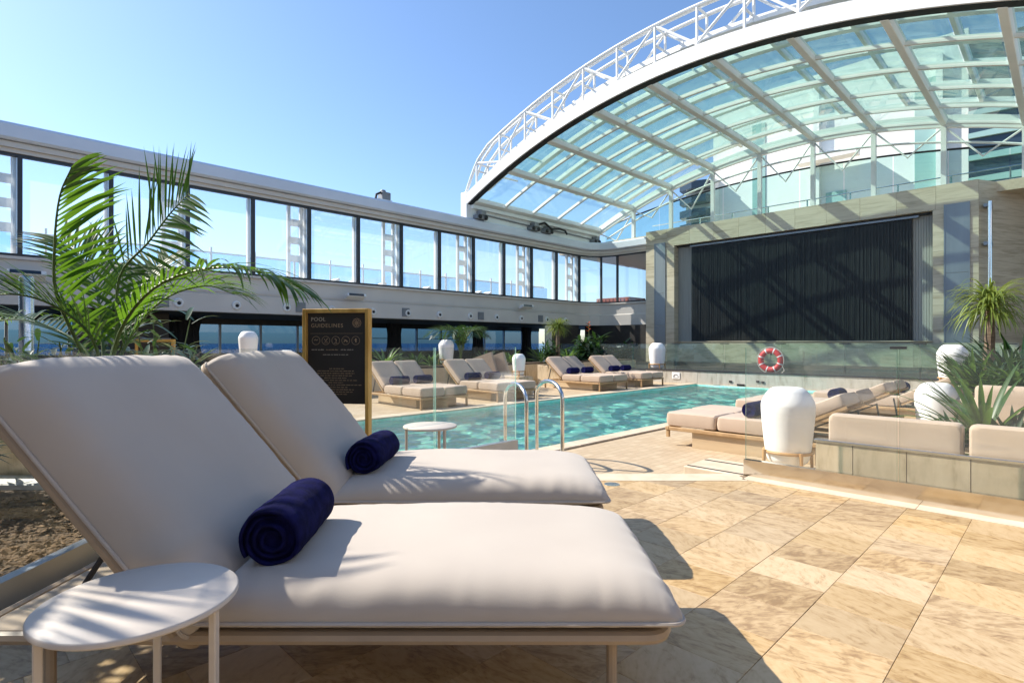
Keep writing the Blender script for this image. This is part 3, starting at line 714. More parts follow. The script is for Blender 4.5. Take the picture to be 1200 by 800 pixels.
# dark end recess below the corner (behind the far daybeds)
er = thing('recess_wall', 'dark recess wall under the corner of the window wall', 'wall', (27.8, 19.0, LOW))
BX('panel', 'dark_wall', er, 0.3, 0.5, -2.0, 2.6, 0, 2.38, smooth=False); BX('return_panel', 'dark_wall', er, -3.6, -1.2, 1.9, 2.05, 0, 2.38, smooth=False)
BX('door_leaf', 'wall_paint', er, -4.2, -3.65, 1.9, 1.98, 0, 2.3, smooth=False)
tq = thing('far_railing', 'thin dark railing before the dark recess by the end wall', 'railing', (26.6, 17.2, LOW))
for k in range(7): BX('post', 'dark_frame', tq, -0.02, 0.02, k * 0.32 - 0.02, k * 0.32 + 0.02, 0, 1.1, smooth=False)
MB().tube([(0, -0.1, 1.1), (0, 2.05, 1.1)], 0.03, 8).build('top_rail', 'brushed_steel', tq)

# =================================================================== SCREEN PORTAL
XF = 27.6
yl, yr = onX(757, 300, XF).y, onX(1147, 300, XF).y         # outer edges
sy0, sy1 = onX(1068, 300, XF + 0.25).y, onX(810, 300, XF + 0.25).y
oy0, oy1 = onX(1093, 300, XF).y, onX(790, 300, XF).y         # opening
zt = onX(765, 271, XF).z
zo = onX(1090, 247, XF).z
zb = onX(900, 400, XF).z
por = thing('stone_portal', 'travertine portal framing the big dark screen', 'portal', (XF, (yl + yr) / 2, 0))
cy = (yl + yr) / 2
def PB(name, mat, x0, x1, y0, y1, z0, z1, b=0.0): return BX(name, mat, por, x0 - XF, x1 - XF, y0 - cy, y1 - cy, z0, z1, b=b, smooth=False)
n = 11
for k in range(n):                                            # lintel slabs
    a = yr + (yl - yr) * k / n; b = yr + (yl - yr) * (k + 1) / n
    PB('slab', 'travertine_wall', XF + random.uniform(-0.003, 0.003), XF + 0.8, a + 0.004, b - 0.004, zo, zt)
for (a, b) in ((yr, oy0), (oy1, yl)):
    for k in range(4):
        z0 = LOW + (zo - LOW) * k / 4; z1 = LOW + (zo - LOW) * (k + 1) / 4 - 0.006
        PB('slab', 'travertine_wall', XF + random.uniform(-0.003, 0.003), XF + 0.8, a, b, z0, z1)
for k in range(7):
    a = oy0 + (oy1 - oy0) * k / 7; b = oy0 + (oy1 - oy0) * (k + 1) / 7
    PB('slab', 'travertine_wall', XF + 0.1, XF + 0.8, a + 0.004, b - 0.004, 0.95, zb - 0.02)
PB('back_panel', 'wall_paint', XF + 0.75, XF + 0.9, oy0, oy1, zb, zo)
PB('sill', 'travertine_wall', XF - 0.06, XF + 0.7, oy0 + 0.003, oy1 - 0.003, zb - 0.015, zb + 0.02, b=0.01)
for (a, b) in ((oy0, sy0), (sy1, oy1)):
    k = a; m = MB()
    while k < b - 0.02:
        m.box(0.45, 0.52 + 0.02 * 0, k - cy, min(k + 0.09, b) - cy - 0.012, zb + 0.03, zo - 0.05); k += 0.09
    m.box(0.48, 0.53, a - cy, b - cy, zb + 0.03, zo - 0.05); m.build('ribbed_panel', 'screen_side', por, smooth=False)
# angled right flank
fl = MB().prism([(XF + 0.005 - XF, yr - cy - 0.004), (30.2 - XF, 1.05 - cy), (30.6 - XF, 1.5 - cy), (XF + 0.6 - XF, yr + 0.3 - cy)], LOW, zt - 0.02)
fl.build('flank', 'travertine_wall', por, smooth=False)
# metal door panels let into both jambs
for (pa, pb, nm) in ((1108, 1135, 'r'), (768, 779, 'l')):
    a, b = onX(pb, 300, XF).y, onX(pa, 300, XF).y; ztop = onX((pa + pb) / 2, 238 if nm == 'r' else 285, XF).z
    zz = [LOW + 0.1, 0.9, 2.1, 3.9, ztop]
    for k in range(4):
        PB('metal_panel', 'brushed_steel', XF - 0.03, XF + 0.02, a, b, zz[k] + 0.006, zz[k + 1] - 0.006)
    PB('panel_trim', 'brushed_steel', XF - 0.04, XF - 0.001, a - 0.05, a - 0.002, LOW + 0.1, ztop); PB('panel_trim', 'brushed_steel', XF - 0.04, XF - 0.001, b + 0.002, b + 0.05, LOW + 0.1, ztop)
# screen
scr = thing('dark_screen', 'large dark screen of thin vertical strips inside the travertine portal', 'screen', (XF + 0.25, (sy0 + sy1) / 2, zb))
cs = (sy0 + sy1) / 2
BX('backing', 'dark_frame', scr, 0.08, 0.2, sy0 - cs, sy1 - cs, 0.02, zo - zb - 0.2, smooth=False)
m = MB(); k = sy0; rs = random.Random(5)
while k < sy1 - 0.03:
    dx = rs.uniform(-0.02, 0.012)
    m.tube([(0.04 + dx, k + 0.022 - cs, 0.02), (0.04 + dx + rs.uniform(-0.006, 0.006), k + 0.022 - cs + rs.uniform(-0.006, 0.006), 2.6), (0.04 + dx, k + 0.022 - cs, zo - zb - 0.2)], 0.02, 5); k += 0.052
stuff(m.build('strips', 'screen_black', scr))
BX('track', 'brushed_steel', scr, -0.04, 0.12, sy0 - cs - 0.25, sy1 - cs + 0.05, zo - zb - 0.16, zo - zb - 0.08, smooth=False)
BX('track_cover', 'dark_frame', scr, 0.0, 0.4, oy0 - cs + 0.01, oy1 - cs - 0.01, zo - zb - 0.07, zo - zb - 0.01, smooth=False)
# steel pipe by the flank
p = onX(1160, 300, 27.9)
t = thing('vent_pipe', 'slim upright steel pipe clamped to the portal flank', 'pipe', (27.55, p.y * 27.55 / 27.9, 0))
MB().tube([(0, 0, onX(1160, 330, 27.6).z - 1.8), (0, 0, onX(1160, 236, 27.6).z)], 0.07, 12).build('tube', 'steel', t)
for py in (240, 285): BX('clamp', 'brushed_steel', t, -0.05, 0.6, -0.05, 0.18, onX(1160, py, 27.6).z - 0.06, onX(1160, py, 27.6).z + 0.06, smooth=False)
# end wall right of the portal
rw = thing('end_wall', 'cream end wall with dark windows beyond the portal flank', 'wall', (30.4, -1.0, 0))
BX('lower_beam', 'wall_paint', rw, 0, 0.5, -4, 2.0, 2.3, 3.75, smooth=False); BX('dark_base', 'dark_wall', rw, 0.3, 0.5, -4, 2.0, LOW, 2.3, smooth=False)
BX('upper_beam', 'white_paint', rw, -0.2, 0.8, -4, 2.0, 6.5, 7.3, smooth=False); BX('window', 'building_dark', rw, 0.2, 0.3, -4, 2.0, 3.76, 6.5, smooth=False)
for y in (-3, -1.5, 0.0, 1.4): BX('mullion', 'dark_frame', rw, 0.08, 0.19, y - 0.06, y + 0.06, 3.76, 6.5, smooth=False)

# stage in front of the screen: raised pool wall, onyx back wall, glass rail
stg = struct(BX('stage', 'dark_wall', None, 16.95, 27.5, 0.4, 15.4, LOW + 0.002, 0.19, smooth=False))
pw = thing('pool_end_wall', 'pale marble wall at the far end of the turquoise pool', 'wall', (16.7, 6.0, LOW))
for k in range(16):
    y0 = 10.2 - k * 0.62
    BX('slab', 'marble_pale', pw, -0.02 + random.uniform(-0.002, 0.002), 0.2, y0 - 0.617 - 6, y0 - 6, 0.0, 0.40, smooth=False)
BX('ledge', 'dark_frame', pw, -0.04, 0.24, 0.28 - 6, 10.21 - 6, 0.401, 0.44, smooth=False)
for px, py, wd in ((803, 0, .0), (840, 452, .11), (856, 447, .04), (868, 451, .11), (888, 447, .04), (894, 448, .04)):
    if not wd: continue
    q = onX(px, py, 16.67); BX('pool_fitting', 'black_rubber', pw, -0.045, -0.021, q.y - wd - 6, q.y + wd - 6, q.z - LOW - 0.03, q.z - LOW + 0.03, smooth=False)
q = onX(792, 440, 16.66)
pl = thing('depth_plaque', 'small white plaque with a blue swimmer mark on the pool end wall', 'plaque', (16.675, q.y, q.z))
BX('plate', 'white_paint', pl, -0.018, 0.0, -0.14, 0.14, -0.11, 0.11, b=0.008); MB().tube([(-0.02, 0.08 * math.cos(rad(a)), -0.04 + 0.08 * math.sin(rad(a))) for a in range(0, 181, 15)], 0.012, 6).build('mark', 'brushed_steel', pl)
m = MB(); m.box(-0.02, -0.0185, -0.09, 0.09, -0.075, -0.055); m.build('mark', 'brushed_steel', pl, smooth=False)
ox = thing('onyx_wall', 'mottled green-grey stone wall below the dark screen', 'wall', (26.9, 9.0, 0.19))
for k in range(9):
    y0 = 15.2 - k * 1.55
    BX('slab', 'onyx_wall', ox, random.uniform(-0.003, 0.003), 0.3, y0 - 1.545 - 9, y0 - 9, 0.0, zb - 0.26, smooth=False)
for px in (891, 929, 957):
    q = onX(px, 425, 26.88); BX('hatch', 'onyx_wall', ox, -0.02, -0.006, q.y - 0.45 - 9, q.y + 0.45 - 9, 0.05, 0.6, smooth=False)
gf = thing('stage_rail', 'clear glass rail with dark clips in front of the green-grey stone wall', 'fence', (17.9, 8, 0.19))
ys = [15.0 - 1.75 * k for k in range(9)]
for k in range(8):
    o = pane('pane', gf, (0, ys[k] - 0.02 - 8), (0, ys[k + 1] + 0.02 - 8), 0.03, 0.93, 0.016, ('green_glass', 'edge_glass'))
    BX('clip', 'dark_frame', gf, -0.04, 0.04, ys[k + 1] - 0.14 - 8, ys[k + 1] + 0.14 - 8, 0.932, 0.955, smooth=False)
BX('shoe', 'dark_frame', gf, -0.05, 0.05, ys[8] - 8, ys[0] - 8, 0.0, 0.028, smooth=False)
# life ring
q = onX(903, 422, 17.8)
lr = thing('life_ring', 'red life ring with white bands and rope hung on the glass rail', 'life ring', (17.8, q.y, q.z))
def torus(R_, r_, a0, a1, n, k=12):
    m = MB(); vs, fs = [], []
    for i in range(n + 1):
        a = rad(a0 + (a1 - a0) * i / n)
        for j in range(k):
            b = 2 * math.pi * j / k; rr = R_ + r_ * math.cos(b)
            vs.append((r_ * 0.75 * math.sin(b), rr * math.cos(a), rr * math.sin(a)))
    for i in range(n):
        for j in range(k): fs.append((i * k + j, i * k + (j + 1) % k, (i + 1) * k + (j + 1) % k, (i + 1) * k + j))
    return m.add(vs, fs)
torus(0.29, 0.085, 0, 360, 48).build('ring', 'lifering_red', lr, ang=80)
for a in (20, 65, 110, 155, 200, 245, 290, 335): torus(0.29, 0.09, a - 3.2, a + 3.2, 2).build('band', 'white_paint', lr, ang=80)
m = MB(); m.tube([(-0.02, 0.40 * math.cos(rad(a)) , 0.40 * math.sin(rad(a)) ) for a in range(0, 360, 12)], 0.008, 5, closed=True); m.tube([(-0.03, -0.32, -0.1), (-0.04, -0.42, -0.3), (-0.03, -0.25, -0.46), (-0.02, -0.05, -0.44)], 0.009, 5)
m.build('rope', 'rope', lr)
BX('hook', 'dark_frame', lr, 0.0, 0.09, -0.02, 0.02, 0.16, 0.22, smooth=False)

# =================================================================== RETRACTABLE ROOF
def za(y, lift=0.0): return 10.75 + lift - 0.0203 * (y - 9.3) ** 2
XR0, XR1 = 18.0, 28.5
YB = [20.75 - 2.45 * k for k in range(10)]
XJ = [XR0 + 0.05 + 2.09 * j for j in range(6)]
roof = thing('retractable_roof', 'arched glass sliding roof on white ribs over the far end of the pool', 'roof', (XR0, 9.3, 7.3))
O = Vector((XR0, 9.3, 7.3))
def RP(name, m, mat, parent=None, **k):
    m.v = [p - O for p in m.v]
    return m.build(name, mat, parent or roof, **k)
def arcband(m, x0, x1, dz0, dz1, ya=-1.6, yb=20.95, n=44, lift=0.0):
    vs = []
    for i in range(n + 1):
        y = ya + (yb - ya) * i / n; z = za(y, lift)
        vs += [(x0, y, z + dz0), (x1, y, z + dz0), (x1, y, z + dz1), (x0, y, z + dz1)]
    fs = [(4 * i + a, 4 * i + (a + 1) % 4, 4 * i + 4 + (a + 1) % 4, 4 * i + 4 + a) for i in range(n) for a in range(4)]
    fs += [(3, 2, 1, 0), (4 * n, 4 * n + 1, 4 * n + 2, 4 * n + 3)]
    m.add(vs, fs); return m
def beam(x0, x1, y, w_, d_, lift=0.0, dz=0.0):
    sl_ = -0.0406 * (y - 9.3); a = math.atan(sl_); z = za(y, lift) + dz
    m = MB(); m.M = Matrix.Translation((0, y, z)) @ Matrix.Rotation(a, 4, 'X'); m.box(x0, x1, -w_ / 2, w_ / 2, 0, d_, b=0.015); m.M = None
    return m
for k, y in enumerate(YB): RP('beam', beam(XR0 + 0.1, XR1, y, 0.22 if 0 < k < 9 else 0.4, 0.28, dz=-0.06), 'roof_paint', smooth=False)
for j, x in enumerate(XJ):
    m = arcband(MB(), x - 0.055, x + 0.055, 0.0, 0.14); RP('rib', m, 'roof_paint', ang=25)
RP('back_rim', arcband(MB(), XR1 - 0.02, XR1 + 0.16, -0.15, 0.35), 'roof_paint', ang=25)
def panes(lift, ys, xs, mat, dz, inset):
    for a in range(len(ys) - 1):
        for b in range(len(xs) - 1):
            y0, y1 = ys[a] - inset, ys[a + 1] + inset; x0, x1 = xs[b] + 0.075, xs[b + 1] - 0.075
            m = MB(); n = 3; vs = []
            for i in range(n + 1):
                y = y0 + (y1 - y0) * i / n; z = za(y, lift) + dz
                vs += [(x0, y, z), (x1, y, z)]
            m.add(vs, [(2 * i, 2 * i + 1, 2 * i + 3, 2 * i + 2) for i in range(n)])
            RP('pane', m, mat, smooth=True, ang=60)
panes(0.0, YB, XJ, 'roof_glass', 0.09, 0.16)
gk = []                                        # dark gaskets along the ribs
for j, x in enumerate(XJ[:-1]):
    m = arcband(MB(), x + 0.072, x + 0.105, 0.03, 0.085); RP('gasket', m, 'black_rubber', ang=25)
# the upper, slid-back section lying over the first
XJ2 = [XR0 + 0.55 + 2.09 * j for j in range(6)]
YB2 = [19.6 - 2.45 * k for k in range(9)]
for y in YB2: RP('upper_beam', beam(XR0 + 0.4, XR1 + 1.0, y, 0.14, 0.26, 0.95), 'white_paint', smooth=False)
for x in XJ2: RP('upper_rib', arcband(MB(), x - 0.13, x + 0.13, 0.0, 0.2, lift=0.95, ya=0.0, yb=19.7), 'white_paint', ang=25)
panes(0.95, YB2, XJ2, 'roof_glass_upper', 0.12, 0.12)
# white fascia of the front arch, dark seal under it, tubular truss above it
RP('fascia', arcband(MB(), XR0 - 0.25, XR0 + 0.06, -0.02, 0.50, yb=21.25), 'white_paint', ang=25)
RP('upper_fascia', arcband(MB(), XR0 + 0.75, XR0 + 0.95, 0.60, 0.95, yb=20.6), 'white_paint', ang=25)
RP('seal', arcband(MB(), XR0 - 0.18, XR0 + 0.14, -0.042, -0.022, yb=21.2), 'black_rubber', ang=25)
RP('fascia_foot', MB().box(XR0 - 0.26, XR0 + 0.07, 20.9, 21.35, 7.27, 8.6, b=0.02), 'white_paint')
def ztop(y): 
    f = min(1.0, max(0.0, (21.2 - y) / 1.6)); return za(y) + 0.5 + 1.4 * math.sin(f * math.pi / 2)
ycs = [21.2 - 0.25 * i for i in range(5)] + [20.2 - 0.72 * i for i in range(1, 31)]
for (dx, r) in ((-0.12, 0.075), (0.62, 0.075)):
    RP('top_chord', MB().tube([(XR0 + dx, y, ztop(y)) for y in ycs], r, 8), 'white_paint')
RP('mid_chord', MB().tube([(XR0 + 0.25, y, ztop(y) + 0.16) for y in ycs[2:]], 0.06, 8), 'white_paint')
yp = [20.3 - 1.62 * k for k in range(14)]
for k, y in enumerate(yp):
    for dx in (-0.12, 0.62): RP('truss_post', MB().tube([(XR0 + dx, y, za(y) + 0.45), (XR0 + dx, y, ztop(y))], 0.055, 6), 'white_paint')
    RP('truss_tie', MB().tube([(XR0 - 0.12, y, ztop(y) - 0.03), (XR0 + 0.62, y, ztop(y) - 0.03)], 0.05, 6), 'white_paint')
    RP('truss_tie', MB().tube([(XR0 - 0.12, y, za(y) + 1.2), (XR0 + 2.6, y - 0.1, za(y) + 1.25)], 0.045, 6), 'white_paint')
    if k < 13:
        y2 = yp[k + 1]; a, b = ((y, za(y) + 0.6), (y2, ztop(y2))) if k % 2 else ((y, ztop(y)), (y2, za(y2) + 0.6))
        for dx in (-0.12, 0.62): RP('truss_brace', MB().tube([(XR0 + dx, a[0], a[1]), (XR0 + dx, b[0], b[1])], 0.05, 6), 'white_paint')
# side girder with the drive bogies
RP('side_girder', MB().box(XR0 + 0.05, XR1, 20.9, 21.25, 7.32, 7.86), 'roof_paint', smooth=False)
RP('girder_flange', MB().box(XR0 + 0.02, XR1 + 0.02, 20.72, 20.9, 7.80, 7.98, b=0.01), 'roof_paint', smooth=False)
RP('cable_tray', MB().tube([(XR0 + 1.0, 20.86, 7.62), (XR0 + 4.5, 20.84, 7.56), (XR0 + 7.5, 20.84, 7.60), (XR1 - 0.4, 20.86, 7.55)], 0.04, 6), 'grey_plastic')
def bogie(x):
    m = MB(); m.box(x - 0.35, x + 0.35, 20.55, 20.9, 7.30, 7.5, b=0.02); m.box(x - 0.15, x + 0.2, 20.5, 20.88, 7.5, 7.72, b=0.02)
    b_ = RP('bogie', m, 'grey_plastic')
    for s in (-0.2, 0.2):
        q = MB(); q.M = Matrix.Translation((x + s, 20.53, 7.4)) @ Matrix.Rotation(rad(90), 4, 'X'); q.lathe([(0.11, 0), (0.12, 0.03), (0.05, 0.06)], 14); q.M = None
        q.v = [p for p in q.v]; RP('wheel', q, 'black_rubber', b_)
for x in (XR0 + 0.5, XR0 + 4.4, XR0 + 5.5, XR1 - 0.5): bogie(x)
RP('hose', MB().tube([(XR0 + 4.6, 20.6, 7.65), (XR0 + 5.0, 20.45, 7.8), (XR0 + 5.6, 20.5, 7.55), (XR0 + 6.4, 20.6, 7.68), (XR0 + 6.8, 20.5, 7.62), (XR0 + 6.9, 20.4, 7.4)], 0.06, 8), 'black_rubber')
# end columns and braces under the back rim
for k, y in enumerate(YB):
    if y < 1.0 or y > 18.5: continue
    RP('end_column', MB().box(XR1 - 0.05, XR1 + 0.13, y - 0.09, y + 0.09, 7.4, za(y) - 0.12), 'white_paint', smooth=False)
for k in range(9):
    y, y2 = YB[k], YB[k + 1]; zm = 9.0 if 2 < k < 7 else 8.5
    RP('end_brace', MB().tube([(XR1 + 0.04, y, za(y) - 0.1), (XR1 + 0.04, (y + y2) / 2, min(zm, za(y) - 0.7)), (XR1 + 0.04, y2, za(y2) - 0.1)], 0.045, 6), 'white_paint')
RP('end_tie', MB().tube([(XR1 + 0.02, y, za(y) - 0.75) for y in [20.2 - 0.8 * i for i in range(26)]], 0.05, 6), 'white_paint')

# arched glass screen above the portal
def zg(y): return 9.55 - 0.0104 * (y - 10.0) ** 2
ag = thing('arched_glass_screen', 'teal glass screen with an arched dark top rail above the stone portal', 'glass screen', (28.9, 9.5, 7.42))
O = Vector((28.9, 9.5, 7.42))
MB()
ysn = [20.6 - 1.9 * k for k in range(13)]
for k in range(12):
    y0, y1 = ysn[k] - 0.02, ysn[k + 1] + 0.02; ym = (y0 + y1) / 2
    m = MB(); m.add([(28.9, y0, 7.45), (28.9, y1, 7.45), (28.9, y1, zg(y1) - 0.03), (28.9, ym, zg(ym) - 0.03), (28.9, y0, zg(y0) - 0.03)], [(0, 1, 2, 3, 4)])
    RP('pane', m, 'arch_glass', ag, smooth=False)
RP('top_rail', MB().tube([(28.9, y, zg(y)) for y in [20.7 - 0.5 * i for i in range(48)]], 0.045, 8), 'dark_frame', ag)
struct(BX('upper_deck', 'band_stone', None, 28.45, 60, -8, 24, 7.0, 7.40, smooth=False))
ur = thing('upper_deck_rail', 'thin steel rail on the upper deck behind the teal glass screen', 'railing', (31.0, 9.5, 7.4))
for z in (0.55, 1.1): MB().tube([(0, -10, z), (0, 9, z)], 0.03, 6).build('rail', 'steel', ur)
for k in range(-5, 5): BX('post', 'steel', ur, -0.03, 0.03, k * 1.95 - 0.03, k * 1.95 + 0.03, 0, 1.1, smooth=False)
# superstructure behind
XS = 36.0
def YS(px, X=XS): return onX(px, 200, X).y
y0, y1 = YS(1135), YS(836)
bd = thing('superstructure', 'white deckhouse with teal panels behind the glass roof', 'building', (XS, (y0 + y1) / 2, 7.4))
cyb = (y0 + y1) / 2
def SB(name, mat, xa, xb, pa, pb, z0, z1): return BX(name, mat, bd, xa, xb, YS(pb) - cyb, YS(pa) - cyb, z0 - 7.4, z1 - 7.4, smooth=False)
SB('wall', 'building_white', 0, 8, 836, 1135, 7.4, 17.0)
SB('panel', 'teal_panel', -0.05, -0.005, 882, 897, 7.42, 15.0)
SB('panel', 'teal_panel', -0.05, -0.005, 1072, 1098, 7.42, 15.0)
SB('pilaster', 'building_white', -0.35, -0.005, 955, 962, 7.42, 16.0)
SB('pilaster', 'building_white', -0.35, -0.005, 1098, 1106, 7.42, 16.0)
d_ = SB('door', 'teal_panel', -0.06, -0.005, 968, 992, 7.42, 9.9); 
MB().tube([(-0.1, YS(989) - cyb, 0.9), (-0.1, YS(989) - cyb, 1.3)], 0.03, 6).build('handle', 'steel', d_)
SB('canopy', 'building_white', -1.2, -0.36, 940, 1010, 11.6, 11.9)
lt = thing('louvre_tower', 'stack of dark louvres with white fins beside the white deckhouse', 'louvres', (XS - 1.0, YS(817, XS - 1), 7.4))
hwid = (YS(800, XS - 1) - YS(835, XS - 1)) / 2
BX('core', 'building_white', lt, 0.3, 2.0, -hwid, hwid * 0.9, 0, 4.6, smooth=False)
for k in range(5):
    m = MB(); z = 0.25 + k * 0.92
    m.prism([(0.3, -hwid), (-0.5, -hwid * 0.8), (-0.8, 0), (-0.5, hwid * 0.95), (0.3, hwid * 1.1)], z, z + 0.48); m.build('fin', 'building_dark', lt, smooth=False)
db = thing('dark_deckhouse', 'dark glazed deckhouse with slanted white bands beyond the portal', 'building', (XS - 2, YS(1165, XS - 2), 7.4))
BX('glazing', 'building_dark', db, 0, 5, -5, YS(1135, XS - 2) - YS(1165, XS - 2), 0.0, 8.0, smooth=False)
for k in range(5):
    z = 0.1 + k * 1.05; yy = YS(1135, XS - 2) - YS(1165, XS - 2)
    m = MB(); m.add([(-0.15, -5, z + 0.0), (-0.15, yy, z + 0.15), (-0.15, yy, z + 0.38), (-0.15, -5, z + 0.5), (-0.005, -5, z + 0.0), (-0.005, yy, z + 0.15), (-0.005, yy, z + 0.38), (-0.005, -5, z + 0.5)],
                    [(0, 1, 2, 3), (4, 5, 6, 7), (0, 1, 5, 4), (1, 2, 6, 5), (2, 3, 7, 6), (3, 0, 4, 7)])
    m.build('band', 'teal_panel', db, smooth=False)
# seen through the corner windows
dh = thing('corner_deckhouse', 'white deckhouse wall seen through the corner windows', 'building', (33.0, 19.0, 3.5))
BX('wall', 'building_white', dh, 0, 3, -2.2, 0.7, 0, 3.2, smooth=False); BX('window', 'building_dark', dh, -0.03, -0.004, -0.9, -0.6, 1.6, 2.1, smooth=False)
rc = onX(714, 345, 38.0)
t = thing('red_container', 'rust red container seen through the corner windows', 'container', (38, rc.y, 3.5)); BX('body', 'red_container', t, 0, 2.4, -1.9, 1.3, 0, 1.35, smooth=False)
for k in range(9): BX('rib', 'red_container', t, -0.04, -0.003, -1.8 + k * 0.36, -1.65 + k * 0.36, 0.08, 1.28, smooth=False)
struct(BX('corner_deck', 'soffit', None, 28.95, 60, 15, 30, 2.3, 3.5, smooth=False))

# =================================================================== FURNITURE
def cushion(L, W, zt_, zb_, nx=72, ny=40, rc_=0.10, wr=1.0, seed=0, crown=1.0, px_=9, py_=6, q_=0.5):
    """pillow centred on the origin with its seam at z=0; returns (mesh builder, seam loop)"""
    def prof(t, p): return max(0.0, 1 - abs(t) ** p)
    def outline(u, v):
        x, y = u * L / 2, v * W / 2
        k = 1 - 0.018 * (1 - abs(v)) * 0 
        # round the corners in plan
        ax, ay = abs(x), abs(y); cx, cyy = L / 2 - rc_, W / 2 - rc_
        if ax > cx and ay > cyy:
            du, dv = (ax - cx) / rc_, (ay - cyy) / rc_; m_ = max(du, dv); h_ = math.hypot(du, dv)
            if h_ > 0: ax, ay = cx + du * m_ / h_ * rc_, cyy + dv * m_ / h_ * rc_
            x, y = math.copysign(ax, x), math.copysign(ay, y)
        return x, y
    us = [math.copysign(1 - (1 - abs(t)) ** 1.8, t) for t in [-1 + 2 * i / nx for i in range(nx + 1)]]
    vv = [math.copysign(1 - (1 - abs(t)) ** 1.8, t) for t in [-1 + 2 * i / ny for i in range(ny + 1)]]
    m = MB(); 
    for side in (1, -1):
        vs = []
        for j, v in enumerate(vv):
            for i, u in enumerate(us):
                x, y = outline(u, v)
                ed0 = min((1 - abs(u)) * L / 2, (1 - abs(v)) * W / 2); sc0 = x if (1 - abs(v)) * W < (1 - abs(u)) * L else y
                pk = noise.noise((sc0 * 17 + seed, 3.3, seed * 1.7)) + 0.6 * noise.noise((sc0 * 41, 8.8, seed))
                e = (prof(u, px_) * prof(v, py_)) ** (q_ * (1 + 0.15 * wr * pk * math.exp(-ed0 / 0.09)))
                soft = 1 - 0.10 * crown * (u * u) - 0.16 * crown * (v * v)
                h = (zt_ if side > 0 else -zb_) * e * soft
                edge = min((1 - abs(u)) * L / 2, (1 - abs(v)) * W / 2)
                if side > 0 and wr:
                    h += 0.010 * wr * e * noise.noise((x * 2.2 + seed, y * 2.6, 0.3 + seed))
                    f = math.exp(-edge / 0.07) * min(1, edge / 0.012)
                    s_ = x if (1 - abs(v)) * W < (1 - abs(u)) * L else y
                    f *= 0.55 + 0.9 * max(0, noise.noise((s_ * 2.3 + seed, 9.1, seed)))
                    h += 0.015 * wr * f * (noise.noise((s_ * 13 + seed * 3, 1.7, seed)) + 0.8 * noise.noise((s_ * 31 + seed, 5.1, seed)))
                vs.append((x, y, h))
        k = nx + 1
        m.add(vs, [(j * k + i, j * k + i + 1, (j + 1) * k + i + 1, (j + 1) * k + i) for j in range(ny) for i in range(nx)])
    loop = [outline(u, -1) for u in us] + [outline(1, v) for v in vv[1:]] + [outline(u, 1) for u in us[::-1][1:]] + [outline(-1, v) for v in vv[::-1][1:-1]]
    return m, loop
def weld(o, d=0.0005):
    bm = bmesh.new(); bm.from_mesh(o.data); bmesh.ops.remove_doubles(bm, verts=bm.verts, dist=d)
    bmesh.ops.recalc_face_normals(bm, faces=bm.faces); bm.to_mesh(o.data); bm.free()
    o.data.polygons.foreach_set('use_smooth', [True] * len(o.data.polygons)); return o

def sun_lounger(r, d, label, seed):
    """axis along the picture plane: foot at +x, head at -x; local origin under the middle"""
    p = RD(r, d)
    t = thing('sun_lounger', label, 'sun lounger', (p.x, p.y, 0.0), rad(-45), 'taupe sun loungers on the travertine deck')
    # frame: rounded rail
    X0, X1, W = -1.06, 1.02, 0.44
    zr = 0.285
    def rr(x0, x1, w_, rc_, z, n=5):
        pts = []
        for (cx, cyy, a0) in ((x1 - rc_, w_ - rc_, 0), (x0 + rc_, w_ - rc_, 90), (x0 + rc_, -w_ + rc_, 180), (x1 - rc_, -w_ + rc_, 270)):
            for k in range(n + 1):
                a = rad(a0 + 90 * k / n); pts.append((cx + rc_ * math.cos(a), cyy + rc_ * math.sin(a), z))
        return pts
    f = MB(); f.tube(rr(X0, X1, W, 0.07, zr), 0.019, 8, closed=True)
    for x in (-0.75, -0.35, 0.1, 0.5): f.bar((x, -W, zr), (x, W, zr), 0.05, 0.02)
    f.box(X0 + 0.03, X1 - 0.02, -W + 0.01, W - 0.01, zr + 0.004, zr + 0.017)
    f.build('frame', 'taupe_metal', t)
    for x in (-0.86, 0.86):
        for y in (-0.37, 0.37):
            MB().tube([(x, y, 0.0), (x, y, zr - 0.01)], 0.0165, 10).build('leg', 'taupe_metal', t)
    m, loop = cushion(1.47, 0.93, 0.132, 0.034, seed=seed, rc_=0.04, px_=7, py_=8, crown=0.6, q_=0.46)
    m.v = [v + Vector((0.325, 0, 0.336)) for v in m.v]
    c = weld(m.build('seat_cushion', 'cushion_fabric', t))
    MB().tube([(q[0] * 1.003 + 0.325, q[1] * 1.003, 0.337) for q in loop], 0.0065, 6, closed=True).build('piping', 'cushion_fabric', c)
    # back rest: plane rising towards -x
    ang = 50.0
    Mx = Matrix.Translation((-0.705, 0, 0.668)) @ Matrix.Rotation(rad(ang), 4, 'Y')
    # after the turn local -x climbs towards the head, +z looks up and towards the foot
    m, loop = cushion(0.985, 0.93, 0.172, 0.03, nx=60, seed=seed + 4.0, rc_=0.03, px_=13, py_=12, crown=0.6, q_=0.44)
    m.v = [Mx @ v for v in m.v]
    c = weld(m.build('back_cushion', 'cushion_fabric', t))
    MB().tube([Mx @ Vector((q[0] * 1.003, q[1] * 1.003, 0.001)) for q in loop], 0.0065, 6, closed=True).build('piping', 'cushion_fabric', c)
    b = MB(); pts = [Mx @ (Vector((q[0], q[1], -0.034))) for q in [(x, y) for (x, y, _) in rr(-0.50, 0.52, W, 0.06, 0)]]
    b.tube(pts, 0.017, 8, closed=True)
    for x in (-0.25, 0.0, 0.25): b.bar(Mx @ Vector((x, -W, -0.036)), Mx @ Vector((x, W, -0.036)), 0.05, 0.016)
    b.build('back_frame', 'taupe_metal', t)
    for y in (-0.2, 0.2): MB().tube([Mx @ Vector((0.05, y, -0.06)), Vector((-0.92, y, zr))], 0.010, 8).build('back_strut', 'dark_frame', t)
    return t
